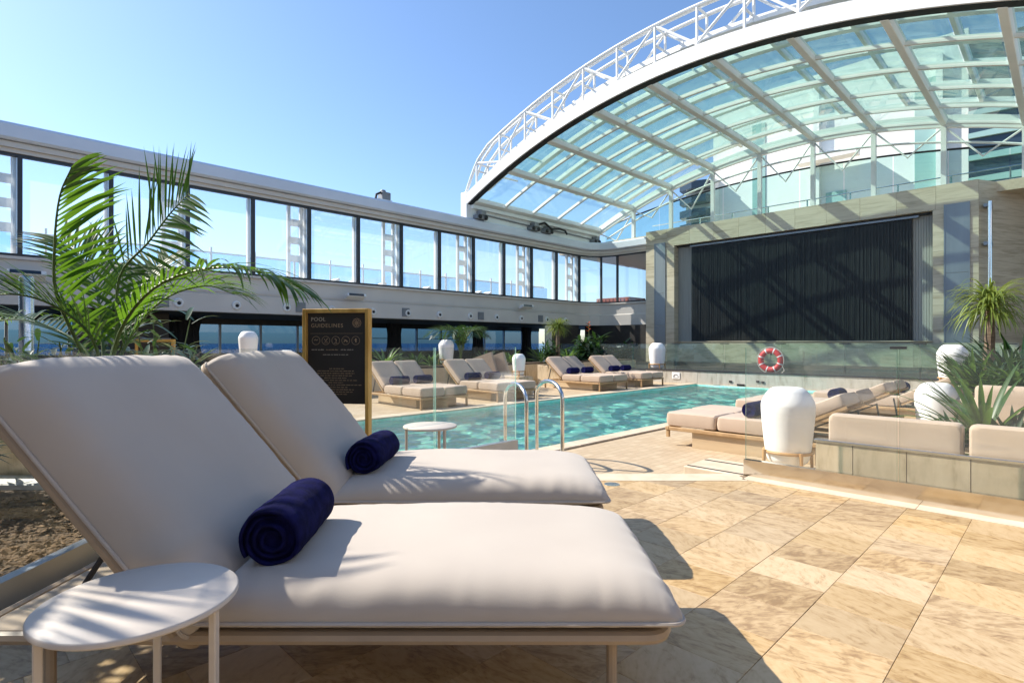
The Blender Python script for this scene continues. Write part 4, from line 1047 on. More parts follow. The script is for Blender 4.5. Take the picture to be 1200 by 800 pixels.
sun_lounger(-0.555, 2.075, 'taupe cushioned sun lounger beside the round table, with a big rolled towel', 1.0)
sun_lounger(-0.555, 3.31, 'taupe cushioned sun lounger between the pool sign and the other lounger', 6.3)

def towel(loc, rz, L, r, label, group=None, seed=0, detail=True, tilt=0.0):
    m = MB(); turns = 3.6; n = 150 if detail else 40; nl = 18 if detail else 4
    if detail:
        # spiral wound cloth with thickness
        pts = []
        for i in range(n + 1):
            a = turns * 2 * math.pi * i / n; rr_ = 0.012 + (r - 0.012) * (i / n) ** 0.9
            pts.append((a, rr_))
        ring = []
        def P(a, rr_, y): 
            w_ = 1 + 0.05 * noise.noise((math.cos(a) * 1.5 + seed, math.sin(a) * 1.5, y * 7 + seed)) + 0.015 * math.sin(y * 70 + seed)
            sag = 1.0 - 0.08 * max(0, -math.sin(a))
            return (rr_ * w_ * math.cos(a), y, rr_ * w_ * math.sin(a) * sag)
        vs = []
        for j in range(nl + 1):
            yy = -L / 2 + L * j / nl
            for (a, rr_) in pts:
                yo = 0.010 * math.sin(a * 0.5 + seed) * (abs(yy) / (L / 2)) ** 8 + 0.007 * noise.noise((a, yy * 3, seed))
                edge = (abs(yy) / (L / 2)) ** 10
                vs.append(P(a, rr_ * (1 - 0.05 * edge), yy + yo))
        k = n + 1
        m.add(vs, [(j * k + i, j * k + i + 1, (j + 1) * k + i + 1, (j + 1) * k + i) for j in range(nl) for i in range(n)])
        # filled ends, a little sunk between the windings
        for sgn in (-1, 1):
            vs = [(0, sgn * (L / 2 - 0.02), 0)]; nn = 40
            vs += [P(2 * math.pi * i / nn, r * 0.93, sgn * (L / 2 - 0.012)) for i in range(nn)]
            m.add(vs, [(0, 1 + i, 1 + (i + 1) % nn) for i in range(nn)])
    else:
        prof = [(0.0, -L / 2), (r * 0.25, -L / 2 + 0.012), (r * 0.5, -L / 2 + 0.002), (r * 0.9, -L / 2), (r, -L / 2 + 0.02), (r, L / 2 - 0.02), (r * 0.9, L / 2), (r * 0.5, L / 2 - 0.002), (r * 0.25, L / 2 - 0.012), (0, L / 2)]
        m.M = Matrix.Rotation(rad(-90), 4, 'X'); m.lathe(prof, 18); m.M = None
    o = m.build('rolled_towel', 'towel_navy', None, ang=60, fix=not detail)
    o.location = loc; o.rotation_euler = (0, 0, rz)
    if detail:
        md = o.modifiers.new('thick', 'SOLIDIFY'); md.thickness = 0.010; md.offset = -1
    return tag(o, label, 'towel', group)
q = RD(-0.775, 1.97, 0.530)
towel(q, rad(-45) + rad(4), 0.43, 0.098, 'navy rolled towel lying against the backrest of the lounger beside the round table', 'rolled towels on the sun loungers', 1.3)
q = RD(-0.79, 3.20, 0.525)
towel(q, rad(-45) - rad(3), 0.42, 0.094, 'navy rolled towel lying against the backrest of the lounger nearer the pool sign', 'rolled towels on the sun loungers', 5.1)

def side_table(r, d, h, R_, angs, label):
    p = RD(r, d)
    t = thing('side_table', label, 'table', (p.x, p.y, 0), rad(-45), 'round side tables by the sun loungers')
    MB().lathe([(0.0, h - 0.018), (R_ - 0.006, h - 0.018), (R_, h - 0.013), (R_, h - 0.004), (R_ - 0.004, h), (0.0, h)], 64).build('table_top', 'table_paint', t, ang=50)
    for a in angs:
        x, y = (R_ - 0.025) * math.cos(rad(a)), (R_ - 0.025) * math.sin(rad(a))
        m = MB(); m.M = Matrix.Translation((x, y, 0)) @ Matrix.Rotation(rad(a), 4, 'Z'); m.box(-0.0095, 0.0095, -0.0095, 0.0095, 0, h - 0.018, b=0.003); m.M = None
        m.build('leg', 'table_paint', t)
side_table(-0.925, 1.385, 0.52, 0.220, (-6, 112, 222), 'cream round side table beside the lounger with the big rolled towel')
side_table(-0.63, 4.28, 0.52, 0.205, (195, 75, 315), 'cream round side table standing by the glass fence and the pool')

# ------------------------------------------------------------------ glass fences
def fence(label, pts, joints, z0, ztop_, shoe_mat, shoe_h, clips=True, zs=None):
    base = Vector(pts[0]); t = thing('glass_fence', label, 'fence', (base.x, base.y, 0))
    for i in range(len(pts) - 1):
        a, b = Vector(pts[i]) - base, Vector(pts[i + 1]) - base; L = (b - a).length; u = (b - a) / L
        ss = [0] + [s for s in joints[i]] + [L]
        for k in range(len(ss) - 1):
            pane('pane', t, a + u * (ss[k] + 0.008), a + u * (ss[k + 1] - 0.008), z0 + shoe_h - 0.02, ztop_)
            if clips and k < len(ss) - 2:
                c = a + u * ss[k + 1]; m = MB(); m.bar((c.x - u.x * 0.05, c.y - u.y * 0.05, ztop_ + 0.006), (c.x + u.x * 0.05, c.y + u.y * 0.05, ztop_ + 0.006), 0.035, 0.018); m.build('clip', 'dark_frame', t, smooth=False)
        zb_ = zs[i] if zs else z0
        m = MB(); m.bar((a.x, a.y, (zb_ + z0 + shoe_h) / 2), (b.x, b.y, (zb_ + z0 + shoe_h) / 2), 0.06, z0 + shoe_h - zb_); m.build('shoe', shoe_mat, t, smooth=False)
    return t
cA = (1.0, 4.10)
pB = RD(-2.17, 0.7)
fence('frameless glass fence in a steel shoe between the loungers and the pool', [(pB.x, pB.y), cA, (3.10, 4.10), (4.16, 4.10)], [[1.3], [], []], 0.0, 1.11, 'alu_shoe', 0.14, zs=[0.0, LOW, LOW])
fence('frameless glass fence in a polished shoe before the cushioned bench', [(4.88, 2.0), (4.88, -3.0)], [[1.12, 2.6, 3.9]], 0.0, 1.11, 'polished_shoe', 0.14)

# ------------------------------------------------------------------ pool sign
pc = RD(-1.30, 4.15)
sg = thing('pool_sign', 'brown pool guidelines board in a golden frame on two posts', 'sign', (pc.x, pc.y, 0), rad(-45) + rad(-8))
SW, SH0, SH1 = 0.245, 0.70, 1.405
for x in (-SW, SW): BX('post', 'sign_gold', sg, x - 0.014, x + 0.014, -0.045, 0.02, 0.012, SH1, b=0.003)
BX('top_rail', 'sign_gold', sg, -SW + 0.0145, SW - 0.0145, -0.045, 0.02, SH1 - 0.03, SH1 - 0.001, b=0.003)
BX('base_plate', 'sign_gold', sg, -SW - 0.03, SW + 0.03, -0.16, 0.14, 0.0, 0.012, b=0.003)
bdp = BX('board', 'sign_board', sg, -SW + 0.015, SW - 0.015, -0.012, 0.0, SH0, SH1 - 0.031, smooth=False)
def text(s, x, z, h, mat, parent, align='LEFT', space=1.15):
    cu = bpy.data.curves.new('lettering', 'FONT'); cu.body = s; cu.size = h; cu.align_x = align; cu.space_character = space; cu.extrude = 0.0006
    tmp = bpy.data.objects.new('lettering', cu); col.objects.link(tmp)
    me = bpy.data.meshes.new_from_object(tmp.evaluated_get(bpy.context.evaluated_depsgraph_get()))
    bpy.data.objects.remove(tmp); me.materials.clear(); me.materials.append(MATS[mat])
    o = link('lettering', me, parent, (x, -0.0135, z)); o.rotation_euler = (rad(90), 0, 0); return o
bpy.context.view_layer.update()
text('POOL', -0.205, 1.315, 0.040, 'sign_ink_pale', bdp); text('GUIDELINES', -0.205, 1.268, 0.040, 'sign_ink', bdp, space=1.2)
BX('rule_line', 'sign_ink', bdp, -0.21, 0.20, -0.0136, -0.0125, 1.2215, 1.223, smooth=False)
def mark(m, pts, r): m.tube([(p[0], -0.0135, p[1]) for p in pts], r, 4)
m = MB(); cxl, czl = 0.155, 1.30
for k in range(8):
    a0 = rad(k * 45); m.tube([(cxl + 0.019 * math.cos(a0) + 0.015 * math.cos(rad(b)), -0.0135, czl + 0.019 * math.sin(a0) + 0.015 * math.sin(rad(b))) for b in range(0, 360, 30)], 0.0014, 4, closed=True)
m.tube([(cxl + 0.006 * math.cos(rad(b)), -0.0135, czl + 0.006 * math.sin(rad(b))) for b in range(0, 360, 40)], 0.0014, 4, closed=True)
m.build('emblem', 'sign_ink', bdp, smooth=False)
for k in range(5):
    cx = -0.165 + 0.078 * k; m = MB(); cz = 1.17
    m.tube([(cx + 0.031 * math.cos(rad(b)), -0.0135, cz + 0.031 * math.sin(rad(b))) for b in range(0, 360, 18)], 0.0013, 4, closed=True)
    if k == 0: mark(m, [(cx - 0.015, cz), (cx - 0.006, cz + 0.008), (cx + 0.006, cz + 0.001), (cx + 0.015, cz + 0.008)], 0.002)
    if k == 1: mark(m, [(cx - 0.012, cz + 0.012), (cx, cz - 0.006), (cx + 0.012, cz + 0.016)], 0.0025); mark(m, [(cx - 0.014, cz - 0.014), (cx + 0.016, cz - 0.014)], 0.0015)
    if k == 2: mark(m, [(cx - 0.008, cz + 0.014), (cx + 0.004, cz + 0.006), (cx + 0.002, cz - 0.012)], 0.0028); mark(m, [(cx - 0.012, cz - 0.018), (cx + 0.012, cz - 0.018)], 0.0015)
    if k == 3: mark(m, [(cx - 0.014, cz - 0.010), (cx, cz + 0.006), (cx + 0.014, cz - 0.008)], 0.0032); mark(m, [(cx - 0.016, cz + 0.012), (cx + 0.012, cz - 0.014)], 0.0014)
    if k == 4: mark(m, [(cx, cz + 0.015), (cx + 0.002, cz - 0.014)], 0.0045); mark(m, [(cx - 0.01, cz + 0.004), (cx + 0.01, cz + 0.008)], 0.002)
    m.build('pictogram', 'sign_ink', bdp, smooth=False)
# lines of lettering too small to read in the photograph: word-long strokes
rt2 = random.Random(11)
def line(z, x0, x1, h, mat):
    m = MB(); x = x0
    while x < x1 - 0.006:
        L = rt2.uniform(0.012, 0.034); L = min(L, x1 - x)
        xx = x
        while xx < x + L - 0.002:
            m.box(xx, xx + 0.0032, -0.0132, -0.0124, z, z + h * rt2.uniform(0.7, 1.0)); xx += 0.0048
        x += L + 0.006
    stuff(m.build('small_print', mat, bdp, smooth=False))
line(1.098, -0.20, -0.10, 0.007, 'sign_ink_pale'); line(1.098, -0.085, 0.01, 0.007, 'sign_ink'); line(1.098, 0.03, 0.13, 0.007, 'sign_ink_pale')
line(1.062, -0.11, 0.09, 0.006, 'sign_ink_pale')
for k, (a, b) in enumerate(((-0.06, 0.055), (-0.155, 0.135), (-0.155, 0.14), (-0.13, 0.115), (-0.10, 0.085), (-0.19, 0.165), (-0.065, 0.05), (-0.20, 0.19), (-0.11, 0.09), (-0.145, 0.135), (-0.135, 0.13), (-0.09, 0.085))):
    line(0.958 - k * 0.0172, a, b, 0.0055, 'sign_ink')
# second, far sign: only the frame shows
pf = atd(182, 430, 8.6)
s2 = thing('easel_sign', 'small dark sign in a thin gold frame behind the palm', 'sign', (pf.x, pf.y, LOW), rad(-45))
for x in (-0.28, 0.28): BX('post', 'sign_gold', s2, x - 0.022, x + 0.022, -0.02, 0.02, 0, 1.36, smooth=False)
BX('top_rail', 'sign_gold', s2, -0.257, 0.257, -0.02, 0.02, 1.32, 1.36, smooth=False); BX('board', 'sign_board', s2, -0.257, 0.257, -0.008, 0.008, 0.6, 1.319, smooth=False)

# ------------------------------------------------------------------ pool ladder
lp = RD(0.15, 6.15)
ld = thing('pool_ladder', 'polished steel pool ladder with two hooped handrails', 'ladder', (4.45, PY0, LOW))
for k, (pxa, pxb, top) in enumerate(((592, 617, 449), (629, 659, 446))):
    # each hoop: inner foot in the deck, outer foot going down into the water
    a = atd(pxb, 526, 5.9); b = atd(pxa, 522, 6.45); zt_ = atd(0, top, 6.2).z
    A = Vector((a.x, a.y)); B = Vector((b.x, b.y)); c = (A + B) / 2; u = (B - A) / 2
    pts = [(A.x, A.y, LOW)] + [(A.x, A.y, LOW + (zt_ - 0.2 - LOW) * s) for s in (0.4, 0.8)]
    for i in range(11):
        th = math.pi * i / 10; q = c - u * math.cos(th); pts.append((q.x, q.y, zt_ - 0.17 + 0.17 * math.sin(th)))
    pts += [(B.x, B.y, LOW + (zt_ - 0.2 - LOW) * s) for s in (0.8, 0.4, 0.0)] + [(B.x, B.y, -0.7)]
    m = MB(); m.tube(pts, 0.021, 12); m.v = [v - Vector((4.45, PY0, LOW)) for v in m.v]; m.build('handrail', 'steel', ld)
    MB().lathe([(0.0, 0.024), (0.05, 0.024), (0.045, 0.034), (0.022, 0.038)], 18, (A.x - 4.45, A.y - PY0, 0)).build('foot_flange', 'steel', ld)

# ------------------------------------------------------------------ lanterns
def lantern(loc, s, label, legs=True, group='white drum lanterns round the pool', rz=0.3):
    t = thing('drum_lantern', label, 'lantern', loc, rz, group); t.scale = (s, s, s)
    prof = [(0.0, 0.075), (0.13, 0.078), (0.20, 0.115), (0.232, 0.25), (0.257, 0.48), (0.272, 0.68), (0.262, 0.76), (0.212, 0.855), (0.165, 0.9), (0.12, 0.915), (0.0, 0.918)]
    pp = [(max(0.0, p.x), p.y) for p in bez([(a, b, 0) for a, b in prof], 60)]; pp[0] = (0.0, prof[0][1]); pp[-1] = (0.0, prof[-1][1])
    MB().lathe(pp, 48).build('shade', 'lantern_white', t, ang=80)
    if legs:
        m = MB(); m.tube([(0.242 * math.cos(rad(a)), 0.242 * math.sin(rad(a)), 0.215) for a in range(0, 360, 12)], 0.017, 8, closed=True); m.build('ring', 'lantern_wood', t)
        for a in (30, 120, 210, 300):
            MB().tube([(0.262 * math.cos(rad(a)), 0.262 * math.sin(rad(a)), 0.235), (0.275 * math.cos(rad(a)), 0.275 * math.sin(rad(a)), 0.0)], [0.021, 0.014], 8).build('leg', 'lantern_wood', t)
    return t
lantern((6.02, 2.03, LOW), 0.93, 'white drum lantern on wooden legs standing beside the cushioned bench')

# ------------------------------------------------------------------ double daybeds
def daybed(loc, rz, w_, label, ang=42.0, plinth=True, group=None, Ls=1.34, Lb=0.80, legz=0.0):
    t = thing('double_daybed', label, 'daybed', loc, rz, group)
    h0, h1 = 0.24, 0.42
    fr_ = MB()
    fr_.box(0, w_, 0.0, 0.05, 0.19, 0.235, b=0.006); fr_.box(0, w_, 1.95, 2.0, 0.19, 0.235, b=0.006)
    fr_.box(0.0, 0.045, 0.051, 1.949, 0.19, 0.235, b=0.006); fr_.box(w_ - 0.045, w_, 0.051, 1.949, 0.19, 0.235, b=0.006); fr_.box(w_ / 2 - 0.03, w_ / 2 + 0.03, 0.051, 1.949, 0.195, 0.23)
    fr_.build('frame', 'teak', t, smooth=False)
    for x in (0.01, w_ - 0.05):
        for y in (0.006, 1.95): BX('leg', 'teak', t, x, x + 0.04, y, y + 0.04, legz, 0.188, b=0.004)
    if plinth: BX('plinth', 'pale_plinth', t, 0.14, w_ - 0.04, 0.35, 1.75, 0.0, 0.187, smooth=False)
    cw = w_ / 2 - 0.012
    for k in (0, 1):
        x0 = k * w_ / 2 + 0.006
        for sx_ in (0, 1):
         lsec = Ls / 2 - 0.006
         m, lp_ = cushion(lsec, cw, 0.095, 0.085, nx=16, ny=12, rc_=0.04, wr=0.5, seed=k * 3 + w_, crown=0.12, px_=40, py_=24, q_=0.4)
         m.v = [Vector((x0 + cw / 2 + v.y, sx_ * Ls / 2 + lsec / 2 + v.x, 0.325 + v.z)) for v in m.v]
         weld(m.build('seat_cushion', 'daybed_fabric', t))
        m, lp_ = cushion(Lb, cw, 0.075, 0.065, nx=14, ny=12, rc_=0.04, wr=0.5, seed=k * 5 + w_ + 1, crown=0.12, px_=40, py_=24, q_=0.4)
        a = rad(ang); 
        m.v = [Vector((x0 + cw / 2 + v.y, Ls - 0.03 + (Lb / 2 + v.x) * math.cos(a) - v.z * math.sin(a), 0.35 + (Lb / 2 + v.x) * math.sin(a) + v.z * math.cos(a))) for v in m.v]
        weld(m.build('back_cushion', 'daybed_fabric', t))
    a = rad(ang); b = MB()
    for x in (0.03, w_ / 2 - 0.03, w_ / 2 + 0.03, w_ - 0.03):
        b.bar((x, Ls - 0.02 + 0.07 * math.sin(a), 0.28), (x, Ls - 0.03 + Lb * math.cos(a) + 0.07 * math.sin(a), 0.34 + Lb * math.sin(a) - 0.07 * math.cos(a)), 0.03, 0.03)
    for f_ in (0.3, 0.55, 0.8):
        yy = Ls - 0.03 + Lb * f_ * math.cos(a) + 0.07 * math.sin(a); zz = 0.34 + Lb * f_ * math.sin(a) - 0.07 * math.cos(a)
        b.bar((0.03, yy, zz), (w_ - 0.03, yy, zz), 0.05, 0.018)
    b.build('back_frame', 'teak', t, smooth=False)
    for x in (0.12, w_ - 0.12):
        s_ = MB(); s_.bar((x, Ls + Lb * 0.7 * math.cos(a) + 0.05, 0.30 + Lb * 0.7 * math.sin(a) - 0.07), (x, 1.93, 0.23), 0.02, 0.02); s_.bar((x, Ls + Lb * 0.4 * math.cos(a) + 0.05, 0.30 + Lb * 0.4 * math.sin(a) - 0.07), (x, Ls + 0.05, 0.235), 0.02, 0.02)
        s_.build('back_strut', 'dark_frame', t, smooth=False)
    return t
def daybed_towels(t, w_, rz, Ls, where, grp):
    for k in (0, 1):
        loc = t.matrix_basis @ Vector((w_ * (0.25 + 0.5 * k), Ls - 0.16, 0.425 + 0.088))
        towel(loc, rz + rad(90), 0.42, 0.09, 'navy rolled towel on the ' + where, grp, k + w_, detail=False)
YF = 8.85
names = ['double daybed under the dark gathered curtain, seen through the glass fence beside the sign', 'double daybed between the white lantern on legs and the daybed behind the glass fence', 'double daybed beside the square planter box with the ponytail palm', 'double daybed nearest the stone portal, beside the lantern on a low shelf']
short = ['daybed seen through the glass fence beside the sign', 'daybed between the white lantern on legs and the glass fence', 'daybed beside the square planter box', 'daybed nearest the stone portal']
for k, (pa, pb) in enumerate(((493, 549), (583, 629), (703, 736), (752, 778))):
    xa, xb = onY(pa, 450, YF).x, onY(pb, 450, YF).x
    t = daybed((xa, YF, LOW + 0.002), 0.0, xb - xa, names[k], 40.0, group='double daybeds along the far side of the pool')
    bpy.context.view_layer.update()
    daybed_towels(t, xb - xa, 0.0, 1.34, short[k], 'towels on the far daybeds')
PI = math.pi
rights = (((7.72, 3.66), 'double daybed on a stone plinth beside the drum lantern and the bench', 'daybed beside the drum lantern and the bench'),
          ((9.95, 3.72), 'double daybed between the plinth daybed and the plant-side daybed', 'middle daybed behind the bench'),
          ((12.3, 3.30), 'double daybed nearest the green-grey stone wall, beside the ponytail palm', 'daybed beside the ponytail palm'))
for k, ((x, y), lab, sh_) in enumerate(rights):
    t = daybed((x, y, LOW + 0.002), PI, 1.28, lab, 27.0, group='double daybeds behind the cushioned bench', legz=0.10 if k == 0 else 0.0)
    bpy.context.view_layer.update()
    for j in (0, 1):
        if k == 1 and j == 1: continue
        loc = t.matrix_basis @ Vector((1.28 * (0.25 + 0.5 * j), 1.02 if k == 0 else 1.20, 0.513)); towel(loc, rad(90), 0.42, 0.09, 'navy rolled towel on the ' + sh_, 'towels on the right-hand daybeds', 2.0, detail=False)

# ------------------------------------------------------------------ bench with a stone back wall
bn = thing('cushioned_bench', 'low stone bench wall with taupe back cushions behind the glass fence', 'bench', (5.2, 0.0, LOW))
js = [1.53, 1.25, 0.885, 0.50, -0.1, -0.9, -1.8]
for k in range(len(js) - 1): BX('slab', 'travertine_low', bn, random.uniform(-0.002, 0.002), 0.10, js[k + 1] + 0.003, js[k] - 0.003, 0.0, 0.46, smooth=False)
BX('steel_cap', 'steel', bn, -0.012, 0.11, -1.8, 1.54, 0.461, 0.485, b=0.004)
BX('seat_base', 'travertine_low', bn, 0.102, 0.62, -1.8, 1.53, 0.0, 0.30, smooth=False)
for k, (a, b) in enumerate(((0.555, 1.475), (-0.40, 0.53), (-1.36, -0.42))):
    m, lp_ = cushion(b - a, 0.36, 0.085, 0.085, nx=22, ny=14, rc_=0.05, wr=0.4, seed=k, crown=0.15, px_=40, py_=24, q_=0.4)
    m.v = [Vector((0.21 + v.z, (a + b) / 2 + v.x, 0.515 + v.y)) for v in m.v]
    weld(m.build('back_cushion', 'daybed_fabric', bn))
    m, lp_ = cushion(b - a, 0.34, 0.06, 0.06, nx=14, ny=10, rc_=0.05, wr=0.4, seed=k, crown=0.15)
    m.v = [Vector((0.46 + v.y, (a + b) / 2 + v.x, 0.362 + v.z)) for v in m.v]
    weld(m.build('seat_cushion', 'daybed_fabric', bn))

# =================================================================== PLANTS
def blade(m, p, d, L, wd, droop, nrm, rng, seg=5, fold=0.25, mi=0):
    """one leaflet: strip folded along its midrib, bending down with gravity"""
    d = d.normalized(); pts = [p.copy()]; dirs = []
    q = p.copy(); dd = d.copy()
    for i in range(seg):
        q = q + dd * (L / seg); pts.append(q.copy()); dirs.append(dd.copy())
        dd = (dd + Vector((0, 0, -droop / seg)) * (0.5 + i / seg)).normalized()
    dirs.append(dd)
    prof = [0.35, 0.9, 1.0, 0.85, 0.5, 0.0] if seg == 5 else [max(0.0, math.sin(math.pi * (0.12 + 0.88 * i / seg))) for i in range(seg + 1)]
    vs = []
    for i, pt in enumerate(pts):
        s = dirs[i].cross(nrm)
        if s.length < 1e-4: s = dirs[i].cross(Vector((1, 0, 0.3)))
        s.normalize(); up = s.cross(dirs[i]).normalized(); w_ = wd * prof[i] / 2
        vs += [pt + s * w_ + up * (w_ * fold), pt, pt - s * w_ + up * (w_ * fold)]
    m.add(vs, [f for i in range(seg) for f in ((3 * i, 3 * i + 1, 3 * i + 4, 3 * i + 3), (3 * i + 1, 3 * i + 2, 3 * i + 5, 3 * i + 4))], mi)
def frond(name, parent, org, pts, nrm, Lmax, n, rng, bare=0.2, mats=('palm_leaf', 'stalk'), wd=0.03, droop=0.6, r0=0.014, spread=55, side=(1, -1), vee=0.35):
    path = bez(pts, 60); m = MB()
    m.tube([p - org for p in path[::3]], [r0 * (1 - 0.8 * i / 20) for i in range(21)], 6, mi=1)
    nrm = Vector(nrm).normalized()
    for i in range(n):
        f = bare + (1 - bare) * (i + 0.5) / n
        k = min(int(f * 60), 59); p = path[k].lerp(path[k + 1], f * 60 - k) - org
        t = (path[k + 1] - path[k]).normalized(); s = t.cross(nrm).normalized(); u = s.cross(t)
        g_ = (f - bare) / (1 - bare)
        L = Lmax * (0.55 + 0.9 * g_ - 0.2 * g_ * g_ if g_ < 0.4 else max(0.25, 1.02 - 1.05 * max(0, g_ - 0.5) ** 1.2))
        for sd in side:
            an = rad(spread * (1 - (0.35 if len(side) == 2 else 0.72) * g_) + rng.uniform(-6, 6))
            d = t * math.cos(an) + s * sd * math.sin(an) + u * (vee + rng.uniform(-0.12, 0.12))
            blade(m, p, d, L * rng.uniform(0.88, 1.08), wd * rng.uniform(0.8, 1.1), droop * rng.uniform(0.6, 1.4), u, rng)
    return m.build(name, list(mats), parent, ang=60, fix=False)

# ---- the big feather palm behind the loungers (fronds laid out from the photograph, all round one crown)
rng = random.Random(21)
base = RD(-2.72, 3.72, 0.02)
palm = thing('feather_palm', 'tall feather palm with arching green fronds behind the loungers', 'palm', base)
O = Vector(base)
for k in range(9):
    a = k * 2.4; b0 = O + Vector((0.05 * math.cos(a), 0.05 * math.sin(a), 0)); 
    m = MB(); m.tube([b0 - O, b0 - O + Vector((0.03 * math.cos(a), 0.03 * math.sin(a), 0.35)), b0 - O + Vector((0.07 * math.cos(a), 0.07 * math.sin(a), 0.8))], [0.03, 0.026, 0.016], 8); m.build('stem', 'stalk', palm)
B = O + Vector((0, 0, 0.75))
def fpts(pix): return [B] + [atd(*p) for p in pix]
V = Vector
view = RD(0, -1, 0)
specs = [
 # pixel way-points with depth, normal, leaflet length, count, droop, spread, sides, vee
 ([(136, 400, 3.85), (140, 325, 3.85), (173, 285, 3.80), (198, 252, 3.72), (222, 226, 3.62)], RD(-0.25, -0.95, 0.15), 0.56, 32, 0.45, 66, (1, -1), 0.05),
 ([(95, 410, 3.7), (66, 345, 3.6), (64, 285, 3.5), (70, 230, 3.4), (84, 196, 3.3)], RD(0.45, -0.85, 0.15), 0.55, 36, 0.45, 64, (1,), 0.10),
 ([(140, 390, 3.75), (180, 338, 3.6), (240, 315, 3.4), (300, 318, 3.2), (345, 338, 3.05)], V((0, 0, 1)), 0.46, 46, 1.2, 30, (1, -1), 0.12),
 ([(150, 400, 3.9), (190, 352, 4.0), (240, 335, 4.1), (275, 345, 4.15)], V((0, 0, 1)), 0.50, 34, 1.0, 50, (1, -1), 0.2),
 ([(110, 400, 3.6), (70, 362, 3.5), (20, 345, 3.4), (-40, 350, 3.3)], V((0, 0, 1)), 0.55, 36, 0.7, 50, (1, -1), 0.3),
 ([(100, 410, 3.9), (50, 380, 4.1), (5, 375, 4.3), (-40, 390, 4.4)], V((0, 0, 1)), 0.50, 32, 0.7, 50, (1, -1), 0.3),
 ([(135, 400, 4.0), (160, 350, 4.3), (175, 320, 4.6), (200, 305, 4.9)], RD(0, -0.4, 0.8), 0.50, 32, 0.6, 50, (1, -1), 0.3),
 ([(120, 395, 3.9), (112, 335, 4.1), (95, 300, 4.3), (70, 280, 4.5)], RD(0.1, -0.5, 0.7), 0.52, 34, 0.5, 50, (1, -1), 0.3),
]
for i, (pix, nr, L, n_, dr_, sp, sd, ve) in enumerate(specs):
    frond('frond', palm, O, fpts(pix), nr, L, n_, rng, bare=0.22, droop=dr_, spread=sp, side=sd, vee=ve, wd=0.024)
# one more palm just left of the picture: its fronds shade the near lounger
base2 = RD(-3.98, 2.95, 0.02); O2 = Vector(base2)
palm2 = thing('feather_palm', 'feather palm in the bark bed beside the lounger with the round table', 'palm', base2)
for k in range(12):
    a = k * 0.5236 + 0.2; Lr = rng.uniform(0.9, 1.15)
    pts = [O2, O2 + V((0.04 * math.cos(a), 0.04 * math.sin(a), 1.5)), O2 + V((0.30 * Lr * math.cos(a), 0.30 * Lr * math.sin(a), 2.3)), O2 + V((0.75 * Lr * math.cos(a), 0.75 * Lr * math.sin(a), 2.75)), O2 + V((1.25 * Lr * math.cos(a), 1.25 * Lr * math.sin(a), 2.75))]
    tr_ = ((pts[-1].x - pts[-1].y) / R2 + 0.25) / ((pts[-1].x + pts[-1].y) / R2)
    if tr_ > -1.0: continue                # this side of the crown is bare
    frond('frond', palm2, O2, pts, V((0, 0, 1)), 0.42, 26, rng, bare=0.4, droop=0.6, wd=0.028)

def strap_plant(loc, label, n, L, wd, mat, seed, name='strap_plant', up=1.1, droop=1.6, separate=True, group=None, cat='plant', scale_z=1.0):
    rg = random.Random(seed); t = thing(name, label, cat, loc, 0, group); allm = MB()
    for k in range(n):
        a = rg.uniform(0, 2 * math.pi); f = (k + 0.5) / n; el = up * (1 - 0.75 * f) + rg.uniform(-0.15, 0.15)
        d = V((math.cos(a), math.sin(a), max(0.12, el * 1.6))); m = MB() if separate else allm
        p = V((math.cos(a), math.sin(a), 0)) * 0.03 + V((0, 0, 0.02 + 0.05 * (1 - f)))
        blade(m, p, d, L * rg.uniform(0.75, 1.1), wd * rg.uniform(0.8, 1.15), droop * rg.uniform(0.5, 1.2), V((0, 0, 1)), rg, seg=7, fold=0.35)
        if separate: m.build('leaf', mat, t, ang=60, fix=False)
    if not separate: stuff(allm.build('leaves', mat, t, ang=60, fix=False))
    MB().lathe([(0.05, 0), (0.045, 0.06), (0.02, 0.1)], 10).build('crown_base', 'stalk', t)
    return t
def bush(loc, label, n, R_, Hh, L, wd, mat, seed, name='leafy_shrub', group=None):
    rg = random.Random(seed); t = thing(name, label, 'shrub', loc, 0, group); m = MB(); st = MB()
    for k in range(9):
        a = rg.uniform(0, 6.28); rr_ = R_ * rg.uniform(0.1, 0.6); tip = V((rr_ * math.cos(a), rr_ * math.sin(a), Hh * rg.uniform(0.55, 0.95)))
        st.tube([V((0, 0, 0)), tip * 0.5 + V((0, 0, 0.08)), tip], [0.014, 0.01, 0.005], 5)
        for j in range(n // 9):
            f = rg.uniform(0.2, 1.0); p = tip * f + V((rg.uniform(-.12, .12), rg.uniform(-.12, .12), rg.uniform(-.08, .08))) * R_
            b = rg.uniform(0, 6.28); blade(m, p, V((math.cos(b), math.sin(b), rg.uniform(-0.1, 0.9))), L * rg.uniform(0.6, 1.15), wd * rg.uniform(0.7, 1.1), rg.uniform(0.3, 1.4), V((0, 0, 1)), rg, seg=4, fold=0.2)
    stuff(m.build('leaves', mat, t, ang=60, fix=False)); st.build('stems', 'stalk', t)
    return t
